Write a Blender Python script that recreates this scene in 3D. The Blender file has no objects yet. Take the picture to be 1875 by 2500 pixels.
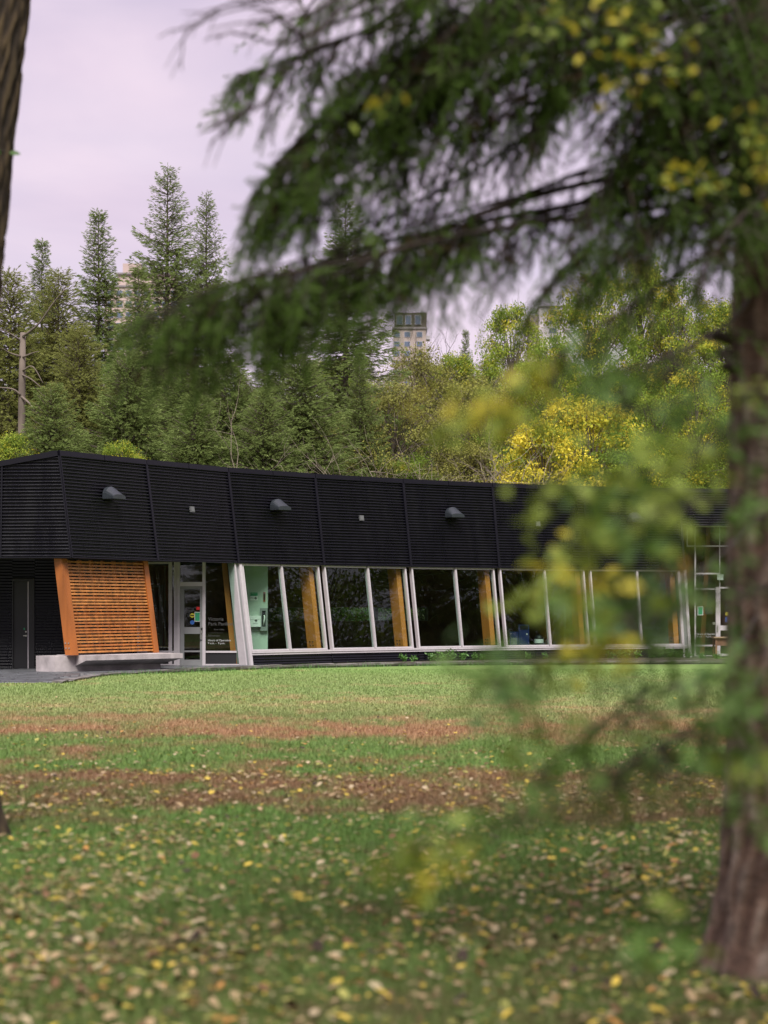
import bpy, math, random
import numpy as np
from mathutils import Vector, Matrix

sc = bpy.context.scene
C = sc.collection
# ------------------------------------------------------------------ camera, sky, sun, exposure
F = 4566.0      # focal length in photo pixels (80 mm on a 43.8 mm tall sensor)
HV = 1485.0     # horizon row of the photo
H = 1.57        # eye height
U0 = 937.5
cam = bpy.data.cameras.new('camera')
camo = bpy.data.objects.new('camera', cam)
C.objects.link(camo)
camo.location = (0, 0, H)
camo.rotation_euler = (math.radians(90), 0, 0)
cam.sensor_fit = 'VERTICAL'
cam.sensor_height = 43.8
cam.sensor_width = 32.85
cam.lens = 80.0
cam.shift_y = (HV - 1250.0) / 2500.0
cam.clip_start = 0.05
cam.clip_end = 5000
cam.dof.use_dof = True
cam.dof.focus_distance = 52.0
cam.dof.aperture_fstop = 2.1
cam.dof.aperture_blades = 9
sc.camera = camo

SUN_EL, SUN_AZ = math.radians(55), math.radians(176)   # azimuth from +Y clockwise
world = bpy.data.worlds.new('World')
sc.world = world
world.use_nodes = True
wn, wl = world.node_tree.nodes, world.node_tree.links
wn.clear()
out = wn.new('ShaderNodeOutputWorld')
bg = wn.new('ShaderNodeBackground')
bg.inputs['Strength'].default_value = 0.1
sky = wn.new('ShaderNodeTexSky')
sky.sky_type = 'NISHITA'
sky.sun_disc = False
sky.sun_elevation = SUN_EL
sky.sun_rotation = SUN_AZ
tc = wn.new('ShaderNodeTexCoord')
mp = wn.new('ShaderNodeMapping')
mp.inputs['Scale'].default_value = (1.6, 1.6, 5.5)
n1 = wn.new('ShaderNodeTexNoise')
n1.inputs['Scale'].default_value = 2.1
n1.inputs['Detail'].default_value = 5
n1.inputs['Roughness'].default_value = 0.5
n1.inputs['Distortion'].default_value = 0.4
rp = wn.new('ShaderNodeValToRGB')
rp.color_ramp.elements[0].position = 0.30
rp.color_ramp.elements[0].color = (5.0, 4.25, 5.65, 1)
rp.color_ramp.elements[1].position = 0.68
rp.color_ramp.elements[1].color = (7.2, 5.95, 6.95, 1)
# thin overcast: the clear sky only shows faintly through the cloud sheet
n2 = wn.new('ShaderNodeTexNoise')
n2.inputs['Scale'].default_value = 3.3
n2.inputs['Detail'].default_value = 3
mr = wn.new('ShaderNodeMapRange')
mr.inputs['From Min'].default_value = 0.35
mr.inputs['From Max'].default_value = 0.75
mr.inputs['To Min'].default_value = 0.97
mr.inputs['To Max'].default_value = 0.80
mx = wn.new('ShaderNodeMix')
mx.data_type = 'RGBA'
wl.new(tc.outputs['Generated'], mp.inputs['Vector'])
wl.new(mp.outputs['Vector'], n1.inputs['Vector'])
wl.new(mp.outputs['Vector'], n2.inputs['Vector'])
wl.new(n1.outputs['Fac'], rp.inputs['Fac'])
wl.new(n2.outputs['Fac'], mr.inputs['Value'])
wl.new(mr.outputs['Result'], mx.inputs['Factor'])
wl.new(sky.outputs['Color'], mx.inputs['A'])
wl.new(rp.outputs['Color'], mx.inputs['B'])
wl.new(mx.outputs['Result'], bg.inputs['Color'])
wl.new(bg.outputs['Background'], out.inputs['Surface'])

sl = bpy.data.lights.new('sun', 'SUN')
sl.energy = 4.4
sl.angle = math.radians(30)
sl.color = (1.0, 0.95, 0.88)
so = bpy.data.objects.new('sun', sl)
C.objects.link(so)
d = Vector((math.sin(SUN_AZ) * math.cos(SUN_EL), math.cos(SUN_AZ) * math.cos(SUN_EL), math.sin(SUN_EL)))
so.rotation_euler = (-d).to_track_quat('-Z', 'Y').to_euler()
so.location = d * 60

vs = sc.view_settings
vs.view_transform = 'Standard'
vs.look = 'None'
vs.exposure = 0.35
vs.gamma = 1.0
vs.use_curve_mapping = False
sc.cycles.use_denoising = True
sc.cycles.max_bounces = 8
sc.cycles.transparent_max_bounces = 16
sc.cycles.caustics_reflective = False
sc.cycles.caustics_refractive = False

# ------------------------------------------------------------------ helpers
def P(u, v, Y):
    return np.array([(u - U0) * Y / F, Y, H + (HV - v) * Y / F])

def ground(u, v):
    return P(u, v, H * F / (v - HV))

def terrain(x, y):
    if y < 64: return 0.0
    if y < 150: return 18.0 * ((y - 64) / 86.0) ** 1.15
    return 18.0 + 27.0 * min(1.0, (y - 150) / 250.0)

MATS = {}
def mat(name, col, rough=0.6, metal=0.0, spec=0.5, noise=0, noise_amt=0.25, bump=0, bump_scale=40, tint=None, transl=0.0, scale3=None, rough_var=0.0):
    """Principled material; noise: colour variation; tint: list of (pos, colour) over the 'tint' attribute"""
    m = bpy.data.materials.new(name)
    m.use_nodes = True
    N, L = m.node_tree.nodes, m.node_tree.links
    b = N['Principled BSDF']
    b.inputs['Base Color'].default_value = (*col, 1)
    b.inputs['Roughness'].default_value = rough
    b.inputs['Metallic'].default_value = metal
    b.inputs['Specular IOR Level'].default_value = spec
    src = None
    co = N.new('ShaderNodeTexCoord')
    vec = co.outputs['Object']
    if scale3:
        mm = N.new('ShaderNodeMapping')
        mm.inputs['Scale'].default_value = scale3
        L.new(vec, mm.inputs['Vector'])
        vec = mm.outputs['Vector']
    if tint:
        at = N.new('ShaderNodeAttribute')
        at.attribute_name = 'tint'
        r = N.new('ShaderNodeValToRGB')
        els = r.color_ramp.elements
        while len(els) < len(tint): els.new(0.5)
        for e, (p, c) in zip(els, tint):
            e.position = p
            e.color = (*c, 1)
        L.new(at.outputs['Fac'], r.inputs['Fac'])
        src = r.outputs['Color']
    if noise:
        nz = N.new('ShaderNodeTexNoise')
        nz.inputs['Scale'].default_value = noise
        nz.inputs['Detail'].default_value = 5
        L.new(vec, nz.inputs['Vector'])
        mr_ = N.new('ShaderNodeMapRange')
        mr_.inputs['From Min'].default_value = 0.3
        mr_.inputs['From Max'].default_value = 0.7
        mr_.inputs['To Min'].default_value = 1 - noise_amt
        mr_.inputs['To Max'].default_value = 1 + noise_amt
        L.new(nz.outputs['Fac'], mr_.inputs['Value'])
        mu = N.new('ShaderNodeMix')
        mu.data_type = 'RGBA'
        mu.blend_type = 'MULTIPLY'
        mu.inputs['Factor'].default_value = 1
        mu.inputs['A'].default_value = (*col, 1)
        if src: L.new(src, mu.inputs['A'])
        L.new(mr_.outputs['Result'], mu.inputs['B'])
        src = mu.outputs['Result']
    if src: L.new(src, b.inputs['Base Color'])
    if rough_var:
        # streaks and dust: the sheen changes over the sheet
        rm = N.new('ShaderNodeMapping'); rm.inputs['Scale'].default_value = (2.2, 2.2, .35)
        L.new(co.outputs['Object'], rm.inputs['Vector'])
        rz = N.new('ShaderNodeTexNoise'); rz.inputs['Scale'].default_value = 1.6; rz.inputs['Detail'].default_value = 6
        L.new(rm.outputs['Vector'], rz.inputs['Vector'])
        rr_ = N.new('ShaderNodeMapRange')
        rr_.inputs['From Min'].default_value = .3; rr_.inputs['From Max'].default_value = .7
        rr_.inputs['To Min'].default_value = max(.05, rough - rough_var); rr_.inputs['To Max'].default_value = rough + rough_var
        L.new(rz.outputs['Fac'], rr_.inputs['Value']); L.new(rr_.outputs['Result'], b.inputs['Roughness'])
    if bump:
        nb = N.new('ShaderNodeTexNoise')
        nb.inputs['Scale'].default_value = bump_scale
        nb.inputs['Detail'].default_value = 6
        L.new(vec, nb.inputs['Vector'])
        bp = N.new('ShaderNodeBump')
        bp.inputs['Strength'].default_value = bump
        bp.inputs['Distance'].default_value = 0.02
        L.new(nb.outputs['Fac'], bp.inputs['Height'])
        L.new(bp.outputs['Normal'], b.inputs['Normal'])
    if transl:
        tr = N.new('ShaderNodeBsdfTranslucent')
        tr.inputs['Color'].default_value = (*col, 1)
        if src: L.new(src, tr.inputs['Color'])
        ms = N.new('ShaderNodeMixShader')
        ms.inputs['Fac'].default_value = transl
        L.new(b.outputs['BSDF'], ms.inputs[1])
        L.new(tr.outputs['BSDF'], ms.inputs[2])
        L.new(ms.outputs['Shader'], N['Material Output'].inputs['Surface'])
    MATS[name] = m
    return m

def glass_mat(name, tintc=(0.86, 0.95, 0.9), base_refl=0.035):
    m = bpy.data.materials.new(name)
    m.use_nodes = True
    N, L = m.node_tree.nodes, m.node_tree.links
    N.remove(N['Principled BSDF'])
    t = N.new('ShaderNodeBsdfTransparent')
    t.inputs['Color'].default_value = (*tintc, 1)
    g = N.new('ShaderNodeBsdfGlossy')
    g.inputs['Roughness'].default_value = 0.01
    g.inputs['Color'].default_value = (0.9, 0.95, 0.95, 1)
    ge = N.new('ShaderNodeNewGeometry')
    def vm(op, *ins, cls='ShaderNodeMath'):
        q = N.new(cls); q.operation = op
        for i, v in enumerate(ins):
            if isinstance(v, (int, float)): q.inputs[i].default_value = v
            else: L.new(v, q.inputs[i])
        return q
    dt = vm('DOT_PRODUCT', ge.outputs['Incoming'], ge.outputs['Normal'], cls='ShaderNodeVectorMath').outputs['Value']
    om = vm('SUBTRACT', 1.0, vm('ABSOLUTE', dt).outputs[0]).outputs[0]
    fr = vm('MULTIPLY_ADD', vm('POWER', om, 5.0).outputs[0], 0.96, base_refl)   # thin-pane reflectance, same on both faces
    ms = N.new('ShaderNodeMixShader')
    L.new(fr.outputs[0], ms.inputs['Fac'])
    L.new(t.outputs['BSDF'], ms.inputs[1])
    L.new(g.outputs['BSDF'], ms.inputs[2])
    L.new(ms.outputs['Shader'], N['Material Output'].inputs['Surface'])
    MATS[name] = m
    return m

class MB:
    """collects shapes for one mesh object"""
    def __init__(s):
        s.v = []; s.f = []
    def add(s, verts, faces):
        o = len(s.v)
        s.v.extend([tuple(float(q) for q in p) for p in verts])
        s.f.extend([tuple(i + o for i in f) for f in faces])
        return s
    def hexa(s, p):
        """8 points: bottom quad 0-3, top quad 4-7"""
        return s.add(p, [(0, 3, 2, 1), (4, 5, 6, 7), (0, 1, 5, 4), (1, 2, 6, 5), (2, 3, 7, 6), (3, 0, 4, 7)])
    def box(s, a, b):
        (x0, y0, z0), (x1, y1, z1) = a, b
        return s.hexa([(x0, y0, z0), (x1, y0, z0), (x1, y1, z0), (x0, y1, z0),
                       (x0, y0, z1), (x1, y0, z1), (x1, y1, z1), (x0, y1, z1)])
    def cyl(s, p0, p1, r0, r1=None, n=12, caps=True):
        return s.tube([p0, p1], [r0, r0 if r1 is None else r1], n, caps)
    def tube(s, pts, rad, n=6, caps=True):
        pts = [np.asarray(p, float) for p in pts]
        V = []; Fc = []
        up = np.array([0, 0, 1.0])
        prev = None
        for i, p in enumerate(pts):
            t = pts[min(i + 1, len(pts) - 1)] - pts[max(i - 1, 0)]
            t = t / (np.linalg.norm(t) + 1e-9)
            if prev is None:
                a = np.cross(t, up)
                if np.linalg.norm(a) < 0.1: a = np.cross(t, [1.0, 0, 0])
            else:
                a = prev - t * prev.dot(t)
            a /= np.linalg.norm(a) + 1e-9
            prev = a
            b = np.cross(t, a)
            for k in range(n):
                w = 2 * math.pi * k / n
                V.append(p + rad[i] * (math.cos(w) * a + math.sin(w) * b))
        for i in range(len(pts) - 1):
            for k in range(n):
                k2 = (k + 1) % n
                Fc.append((i * n + k, i * n + k2, (i + 1) * n + k2, (i + 1) * n + k))
        if caps:
            Fc.append(tuple(range(n - 1, -1, -1)))
            Fc.append(tuple((len(pts) - 1) * n + k for k in range(n)))
        return s.add(V, Fc)
    def mesh(s, name, smooth=False):
        me = bpy.data.meshes.new(name)
        me.from_pydata(s.v, [], s.f)
        me.update()
        if smooth: me.polygons.foreach_set('use_smooth', [True] * len(me.polygons))
        return me

def link(name, me, m, parent=None):
    if m is not None and len(me.materials) == 0: me.materials.append(m)
    o = bpy.data.objects.new(name, me)
    C.objects.link(o)
    if parent is not None: attach(o, parent)
    return o

WLOC = {}
def wloc(o):
    l = Vector(o.location)
    while o.parent:
        o = o.parent
        l = l + Vector(o.location)
    return l
def attach(o, parent):
    """parent a mesh whose vertices are in world space"""
    o.parent = parent
    o.location = -wloc(parent)

def tag(o, label, cat, group=None, kind=None):
    o['label'] = label
    o['category'] = cat
    if group: o['group'] = group
    if kind: o['kind'] = kind
    return o

def thing(name, label, cat, loc=(0, 0, 0), group=None):
    o = bpy.data.objects.new(name, None)
    C.objects.link(o)
    o.location = tuple(float(q) for q in loc)
    o.empty_display_size = 0.1
    return tag(o, label, cat, group)

def structure(name, mb, m, smooth=False):
    o = link(name, mb.mesh(name, smooth), m)
    o['kind'] = 'structure'
    return o

def tri_mesh(name, V, T, tint=None, smooth=False):
    """fast triangle mesh from numpy arrays"""
    V = np.ascontiguousarray(V, dtype=np.float32).reshape(-1, 3)
    T = np.ascontiguousarray(T, dtype=np.int32).reshape(-1, 3)
    me = bpy.data.meshes.new(name)
    me.vertices.add(len(V)); me.vertices.foreach_set('co', V.ravel())
    me.loops.add(T.size); me.loops.foreach_set('vertex_index', T.ravel())
    me.polygons.add(len(T))
    me.polygons.foreach_set('loop_start', np.arange(0, T.size, 3, dtype=np.int32))
    if tint is not None:
        a = me.attributes.new('tint', 'FLOAT', 'POINT')
        a.data.foreach_set('value', np.ascontiguousarray(tint, dtype=np.float32))
    if smooth: me.polygons.foreach_set('use_smooth', np.ones(len(T), dtype=bool))
    me.update(calc_edges=True)
    return me

def scatter(tv, tt, pos, R, scale):
    """place a template (tv verts, tt tris) N times -> V, T"""
    N, n = len(pos), len(tv)
    V = np.einsum('nij,kj->nki', R, tv) * scale[:, None, None] + pos[:, None, :]
    T = tt[None] + (np.arange(N) * n)[:, None, None]
    return V.reshape(-1, 3), T.reshape(-1, 3)

def frames(dirs, rng, roll=True):
    """rotation matrices whose x axis is dirs"""
    x = dirs / (np.linalg.norm(dirs, axis=1, keepdims=True) + 1e-9)
    h = np.tile([0.0, 0.0, 1.0], (len(x), 1))
    h[np.abs(x[:, 2]) > 0.95] = [1.0, 0, 0]
    y = np.cross(h, x); y /= np.linalg.norm(y, axis=1, keepdims=True) + 1e-9
    z = np.cross(x, y)
    if roll:
        w = rng.uniform(0, 2 * math.pi, len(x))[:, None]
        y, z = y * np.cos(w) + z * np.sin(w), z * np.cos(w) - y * np.sin(w)
    return np.stack([x, y, z], axis=2)

def catmull(pts, n):
    pts = [np.asarray(p, float) for p in pts]
    q = [2 * pts[0] - pts[1]] + pts + [2 * pts[-1] - pts[-2]]
    out_ = []
    m = len(pts) - 1
    for j in range(n):
        s = j / (n - 1) * m
        i = min(int(s), m - 1); t = s - i
        a, b, c, d_ = q[i], q[i + 1], q[i + 2], q[i + 3]
        out_.append(0.5 * (2 * b + (c - a) * t + (2 * a - 5 * b + 4 * c - d_) * t * t + (3 * b - a - 3 * c + d_) * t ** 3))
    return np.array(out_)

def lawn_colour(N, L):
    """green, dry and bare bands of the lawn by real place on the ground"""
    ge = N.new('ShaderNodeNewGeometry')
    sx = N.new('ShaderNodeSeparateXYZ')
    L.new(ge.outputs['Position'], sx.inputs[0])
    fl = N.new('ShaderNodeCombineXYZ')
    L.new(sx.outputs['X'], fl.inputs['X']); L.new(sx.outputs['Y'], fl.inputs['Y'])
    mp1 = N.new('ShaderNodeMapping'); mp1.inputs['Scale'].default_value = (0.20, 0.20, 1)
    L.new(fl.outputs[0], mp1.inputs['Vector'])
    a = N.new('ShaderNodeTexNoise'); a.inputs['Scale'].default_value = 1.0; a.inputs['Detail'].default_value = 3
    L.new(mp1.outputs[0], a.inputs['Vector'])
    a.inputs['Roughness'].default_value = .65
    mp2 = N.new('ShaderNodeMapping'); mp2.inputs['Scale'].default_value = (.85, .50, 1)
    L.new(fl.outputs[0], mp2.inputs['Vector'])
    b = N.new('ShaderNodeTexNoise'); b.inputs['Scale'].default_value = 1.3; b.inputs['Detail'].default_value = 6; b.inputs['Roughness'].default_value = 0.7
    L.new(mp2.outputs[0], b.inputs['Vector'])
    def math_(op, x, y, z=None):
        m_ = N.new('ShaderNodeMath'); m_.operation = op
        for i, q in enumerate((x, y, z)):
            if q is None: continue
            if isinstance(q, (int, float)): m_.inputs[i].default_value = q
            else: L.new(q, m_.inputs[i])
        return m_.outputs[0]
    wa = math_('SUBTRACT', a.outputs['Fac'], 0.5)
    wb = math_('SUBTRACT', b.outputs['Fac'], 0.5)
    fac = math_('DIVIDE', math_('MULTIPLY_ADD', wa, 5.0, sx.outputs['Y']), 60.0)
    def ramp(stops, f):
        r_ = N.new('ShaderNodeValToRGB'); els = r_.color_ramp.elements
        while len(els) < len(stops): els.new(0.5)
        for e, (yy, c) in zip(els, stops):
            e.position = yy / 60.0; e.color = (*c, 1) if isinstance(c, tuple) else (c, c, c, 1)
        L.new(f, r_.inputs['Fac'])
        return r_.outputs['Color']
    # how worn the turf is, by distance from the trees, broken up by two patch fields
    worn = ramp([(5, .44), (7.5, .34), (9, .24), (12.0, .16), (13.2, .26), (14.2, .60), (15.2, .78), (17.2, .72), (18.4, .36), (20.5, .26), (22.0, .60), (24.5, .72), (26.5, .56), (28.5, .36), (31, .40), (34, .22), (40, .20), (46, .06)], fac)
    w1 = math_('ADD', worn, math_('ADD', math_('MULTIPLY', wa, 1.5), math_('MULTIPLY', wb, 2.6)))
    ms_ = N.new('ShaderNodeMapRange'); ms_.interpolation_type = 'SMOOTHSTEP'
    ms_.inputs['From Min'].default_value = .26; ms_.inputs['From Max'].default_value = .86
    L.new(w1, ms_.inputs['Value'])
    green = ramp([(5, (.110, .140, .038)), (9, (.098, .155, .038)), (14, (.098, .180, .040)), (20, (.115, .192, .048)), (26, (.170, .210, .074)), (30, (.212, .242, .090)), (35, (.180, .246, .082)), (43, (.194, .262, .088)), (46, (.180, .275, .082))], fac)
    brown = ramp([(5, (.120, .088, .046)), (12, (.120, .085, .045)), (16, (.190, .115, .062)), (24, (.280, .160, .088)), (30, (.310, .235, .120)), (46, (.30, .27, .12))], fac)
    r = N.new('ShaderNodeMix'); r.data_type = 'RGBA'
    L.new(ms_.outputs[0], r.inputs['Factor']); L.new(green, r.inputs['A']); L.new(brown, r.inputs['B'])
    fine = N.new('ShaderNodeTexNoise'); fine.inputs['Scale'].default_value = 9; fine.inputs['Detail'].default_value = 8; fine.inputs['Roughness'].default_value = 0.75
    mp3 = N.new('ShaderNodeMapping'); mp3.inputs['Scale'].default_value = (1.0, 0.55, 1)
    L.new(fl.outputs[0], mp3.inputs['Vector'])
    L.new(mp3.outputs[0], fine.inputs['Vector'])
    mrr = N.new('ShaderNodeMapRange')
    mrr.inputs['From Min'].default_value = 0.25; mrr.inputs['From Max'].default_value = 0.75
    mrr.inputs['To Min'].default_value = 0.55; mrr.inputs['To Max'].default_value = 1.4
    L.new(fine.outputs['Fac'], mrr.inputs['Value'])
    mu = N.new('ShaderNodeMix'); mu.data_type = 'RGBA'; mu.blend_type = 'MULTIPLY'; mu.inputs['Factor'].default_value = 1
    L.new(r.outputs['Result'], mu.inputs['A']); L.new(mrr.outputs[0], mu.inputs['B'])
    return mu.outputs['Result'], fine.outputs['Fac']

def lawn_mat():
    m = bpy.data.materials.new('lawn_soil'); m.use_nodes = True
    N, L = m.node_tree.nodes, m.node_tree.links
    col, fine = lawn_colour(N, L)
    b = N['Principled BSDF']; b.inputs['Roughness'].default_value = 0.95; b.inputs['Specular IOR Level'].default_value = 0.1
    L.new(col, b.inputs['Base Color'])
    bp = N.new('ShaderNodeBump'); bp.inputs['Strength'].default_value = 0.6; bp.inputs['Distance'].default_value = 0.03
    L.new(fine, bp.inputs['Height']); L.new(bp.outputs[0], b.inputs['Normal'])
    return m

def blade_mat():
    m = bpy.data.materials.new('grass_blade'); m.use_nodes = True
    N, L = m.node_tree.nodes, m.node_tree.links
    col, fine = lawn_colour(N, L)
    at = N.new('ShaderNodeAttribute'); at.attribute_name = 'tint'
    mr_ = N.new('ShaderNodeMapRange'); mr_.inputs['To Min'].default_value = 0.75; mr_.inputs['To Max'].default_value = 1.5
    L.new(at.outputs['Fac'], mr_.inputs['Value'])
    mu = N.new('ShaderNodeMix'); mu.data_type = 'RGBA'; mu.blend_type = 'MULTIPLY'; mu.inputs['Factor'].default_value = 1
    L.new(col, mu.inputs['A']); L.new(mr_.outputs[0], mu.inputs['B'])
    b = N['Principled BSDF']; b.inputs['Roughness'].default_value = 0.6; b.inputs['Specular IOR Level'].default_value = 0.25
    L.new(mu.outputs['Result'], b.inputs['Base Color'])
    return m

# ------------------------------------------------------------------ materials
M_black = mat('black_corrugated_metal', (.0042, .0042, .0078), rough=.32, spec=.40, rough_var=.14, noise=3, noise_amt=.25)
M_cap = mat('dark_flashing', (.0048, .0047, .0085), rough=.40, spec=.26, noise=2, noise_amt=.15)
M_white = mat('pale_aluminium_frame', (.50, .465, .49), rough=.42, noise=6, noise_amt=.06)
M_grey = mat('grey_door_paint', (.23, .235, .24), rough=.4, noise=4, noise_amt=.08)
M_steel = mat('brushed_steel', (.55, .54, .54), rough=.3, metal=.9)
M_dark = mat('dark_trim', (.012, .012, .014), rough=.5)
M_cedar = mat('stained_cedar', (.38, .118, .024), rough=.5, noise=3, noise_amt=.32, bump=.25, bump_scale=14, scale3=(1, 1, .12))
M_slat = mat('stained_cedar_slat', (.42, .15, .034), rough=.5, noise=7, noise_amt=.3, bump=.2, bump_scale=30)
M_slats = [mat('stained_cedar_slat_%s' % k, c, rough=.5, noise=7, noise_amt=.35, bump=.2, bump_scale=30) for k, c in (('amber', (.44, .165, .038)), ('rust', (.41, .140, .032)), ('honey', (.47, .19, .05)), ('brown', (.38, .135, .034)))]
M_glulam = mat('glulam_timber', (.53, .18, .040), rough=.5, noise=3, noise_amt=.2, scale3=(1, 1, .12))
M_redwood = mat('red_brown_timber', (.30, .08, .03), rough=.5, noise=3, noise_amt=.2)
M_conc = mat('cast_concrete', (.44, .40, .40), rough=.85, noise=2.6, noise_amt=.34, bump=.2, bump_scale=30)
M_slate = mat('slate_paving', (.085, .09, .098), rough=.45, noise=2.5, noise_amt=.4, bump=.3, bump_scale=20)
M_stone = mat('weathered_edging_stone', (.17, .155, .15), rough=.9, noise=5, noise_amt=.4, bump=.5, bump_scale=22)
M_soil = mat('bed_soil', (.06, .05, .035), rough=.95, noise=6, noise_amt=.4)
M_mint = mat('mint_plaster', (.46, .53, .46), rough=.8, noise=2, noise_amt=.06)
M_brick = mat('dark_brown_wall', (.17, .08, .055), rough=.8, noise=5, noise_amt=.3)
M_floor = mat('dark_floor', (.04, .038, .036), rough=.4)
M_ceil = mat('dark_ceiling', (.05, .045, .042), rough=.8)
M_olive = mat('olive_interior_wall', (.16, .17, .10), rough=.8, noise=2, noise_amt=.1)
M_paper = mat('white_paper', (.75, .75, .74), rough=.7)
M_green = mat('green_print', (.03, .30, .14), rough=.6)
M_yellow = mat('yellow_print', (.60, .55, .05), rough=.6)
M_blue = mat('blue_print', (.03, .13, .45), rough=.6)
M_bluebox = mat('blue_enamel', (.02, .035, .16), rough=.4)
M_red = mat('red_print', (.62, .02, .02), rough=.6)
M_blackp = mat('black_print', (.012, .012, .012), rough=.7)
M_letter = mat('white_vinyl_lettering', (.40, .40, .40), rough=.6)
M_letterg = mat('grey_vinyl_lettering', (.06, .06, .06), rough=.6)
M_glass = glass_mat('window_glass')
M_bark = mat('spruce_bark', (.135, .105, .092), rough=.95, noise=9, noise_amt=.5, bump=.9, bump_scale=26, scale3=(1, 1, .35))
M_bark2 = mat('ash_bark', (.085, .058, .038), rough=.95, noise=8, noise_amt=.5, bump=1.0, bump_scale=20, scale3=(1, 1, .22))
M_twig = mat('dead_twig', (.036, .025, .020), rough=.9, noise=10, noise_amt=.3)
M_paletwig = mat('pale_bare_twig', (.24, .20, .155), rough=.9, noise=4, noise_amt=.3)
M_trunk = mat('far_trunk', (.12, .095, .08), rough=.95, noise=3, noise_amt=.35)
M_snag = mat('snag_wood', (.15, .12, .10), rough=.95, noise=3, noise_amt=.35, scale3=(1, 1, .3))
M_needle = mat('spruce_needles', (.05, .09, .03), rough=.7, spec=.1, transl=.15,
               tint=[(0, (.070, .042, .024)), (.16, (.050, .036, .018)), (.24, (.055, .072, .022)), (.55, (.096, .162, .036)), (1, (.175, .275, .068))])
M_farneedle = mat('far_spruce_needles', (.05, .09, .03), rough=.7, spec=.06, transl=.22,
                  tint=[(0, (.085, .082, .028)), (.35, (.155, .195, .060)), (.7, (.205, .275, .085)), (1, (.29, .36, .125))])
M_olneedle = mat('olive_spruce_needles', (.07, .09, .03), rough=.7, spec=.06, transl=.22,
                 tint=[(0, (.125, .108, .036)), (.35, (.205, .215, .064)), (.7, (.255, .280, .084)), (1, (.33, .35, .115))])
M_leafg = mat('green_leaves', (.07, .12, .03), rough=.6, spec=.08, transl=.42,
              tint=[(0, (.110, .150, .028)), (.4, (.205, .310, .050)), (.75, (.370, .440, .066)), (1, (.720, .620, .070))])
M_leafy = mat('yellowing_leaves', (.3, .25, .03), rough=.6, spec=.08, transl=.4,
              tint=[(0, (.120, .180, .032)), (.35, (.290, .360, .052)), (.6, (.640, .580, .060)), (1, (.92, .78, .10))])
M_leafo = mat('olive_leaves', (.12, .13, .05), rough=.7, spec=.06, transl=.35,
              tint=[(0, (.140, .120, .042)), (.5, (.260, .270, .072)), (1, (.390, .380, .095))])
M_weed = mat('weed_leaves', (.07, .19, .035), rough=.5, transl=.3, tint=[(0, (.06, .14, .03)), (1, (.13, .30, .06))])
M_lawn = lawn_mat()
M_blade = blade_mat()

# ------------------------------------------------------------------ ground and terrain
def build_ground():
    ys = [-40, 0, 4, 8, 12, 20, 30, 40, 52, 63.5, 64, 70, 76, 82, 90, 100, 110, 120, 135, 150, 200, 260, 330, 400, 700, 1200, 3000]
    xs = [-1500, -400, -150, -80, -50, -35, -25, -18, -12, -8, -4, 0, 4, 8, 12, 18, 25, 35, 50, 80, 150, 400, 1500]
    V = [(x, y, terrain(x, y)) for y in ys for x in xs]
    n = len(xs)
    Fc = [(j * n + i, j * n + i + 1, (j + 1) * n + i + 1, (j + 1) * n + i) for j in range(len(ys) - 1) for i in range(n - 1)]
    k = next(j for j, y in enumerate(ys) if y == 64)
    lawn = [f for f in Fc if f[0] // n < k]
    hill = [f for f in Fc if f[0] // n >= k]
    def sub(fs):
        used = sorted({i for f in fs for i in f}); mp_ = {i: q for q, i in enumerate(used)}
        return MB().add([V[i] for i in used], [tuple(mp_[i] for i in f) for f in fs])
    o = structure('lawn', sub(lawn), M_lawn)
    hm = mat('wooded_bank_ground', (.075, .075, .035), rough=.95, noise=.6, noise_amt=.5)
    structure('hill', sub(hill), hm, True)
build_ground()

# ------------------------------------------------------------------ pavilion
Zb, Zt, Zc = 2.823, 5.291, 5.425
LEAN = 0.158
us = [168.6, 380, 577.5, 786.8, 999.8, 1215.6, 1436, 1668]
Ys = [45.45, 48.25, 50.97, 53.30, 55.42, 57.25, 58.72, 59.80]
BP = [np.array([(u - U0) * y / F, y]) for u, y in zip(us, Ys)]
for a in (8, 4):
    BP.append(BP[-1] + 3.26 * np.array([math.cos(math.radians(a)), math.sin(math.radians(a))]))
NB = len(BP)
def nrm(a, b):
    d_ = b - a; d_ = d_ / np.linalg.norm(d_)
    return np.array([d_[1], -d_[0]])
segn = [nrm(BP[i], BP[i + 1]) for i in range(NB - 1)]
MIT = []
for i in range(NB):
    a = segn[max(i - 1, 0)]; b = segn[min(i, NB - 2)]
    m_ = a + b; m_ /= np.linalg.norm(m_)
    MIT.append(m_ / m_.dot(b))
MIT[0] = segn[0]
def Fp(t, z, d_, lean=LEAN):
    """point on the facade: t along the bays, z height, d_ outward from the cladding plane"""
    i = max(0, min(int(math.floor(t + 1e-9)), NB - 2)); s = t - i
    o = -(z - Zb) * lean + d_
    p = (BP[i] + MIT[i] * o) * (1 - s) + (BP[i + 1] + MIT[i + 1] * o) * s
    return (p[0], p[1], z)
def fhex(mb, t0, t1, z0, z1, d0, d1, lean=LEAN):
    return mb.hexa([Fp(t0, z0, d1, lean), Fp(t1, z0, d1, lean), Fp(t1, z0, d0, lean), Fp(t0, z0, d0, lean),
                    Fp(t0, z1, d1, lean), Fp(t1, z1, d1, lean), Fp(t1, z1, d0, lean), Fp(t0, z1, d0, lean)])

pav = thing('pavilion', 'long low pavilion clad in black corrugated metal with leaning white window frames', 'building', (BP[3][0], BP[3][1], 0))

PITCH = 0.0825
def ribs(z0, z1, pitch=PITCH, amp=0.024):
    n = max(2, int((z1 - z0) / pitch * 8))
    for k in range(n + 1):
        z = z0 + (z1 - z0) * k / n
        yield z, amp * math.sin(2 * math.pi * (z - z0) / pitch)

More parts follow.
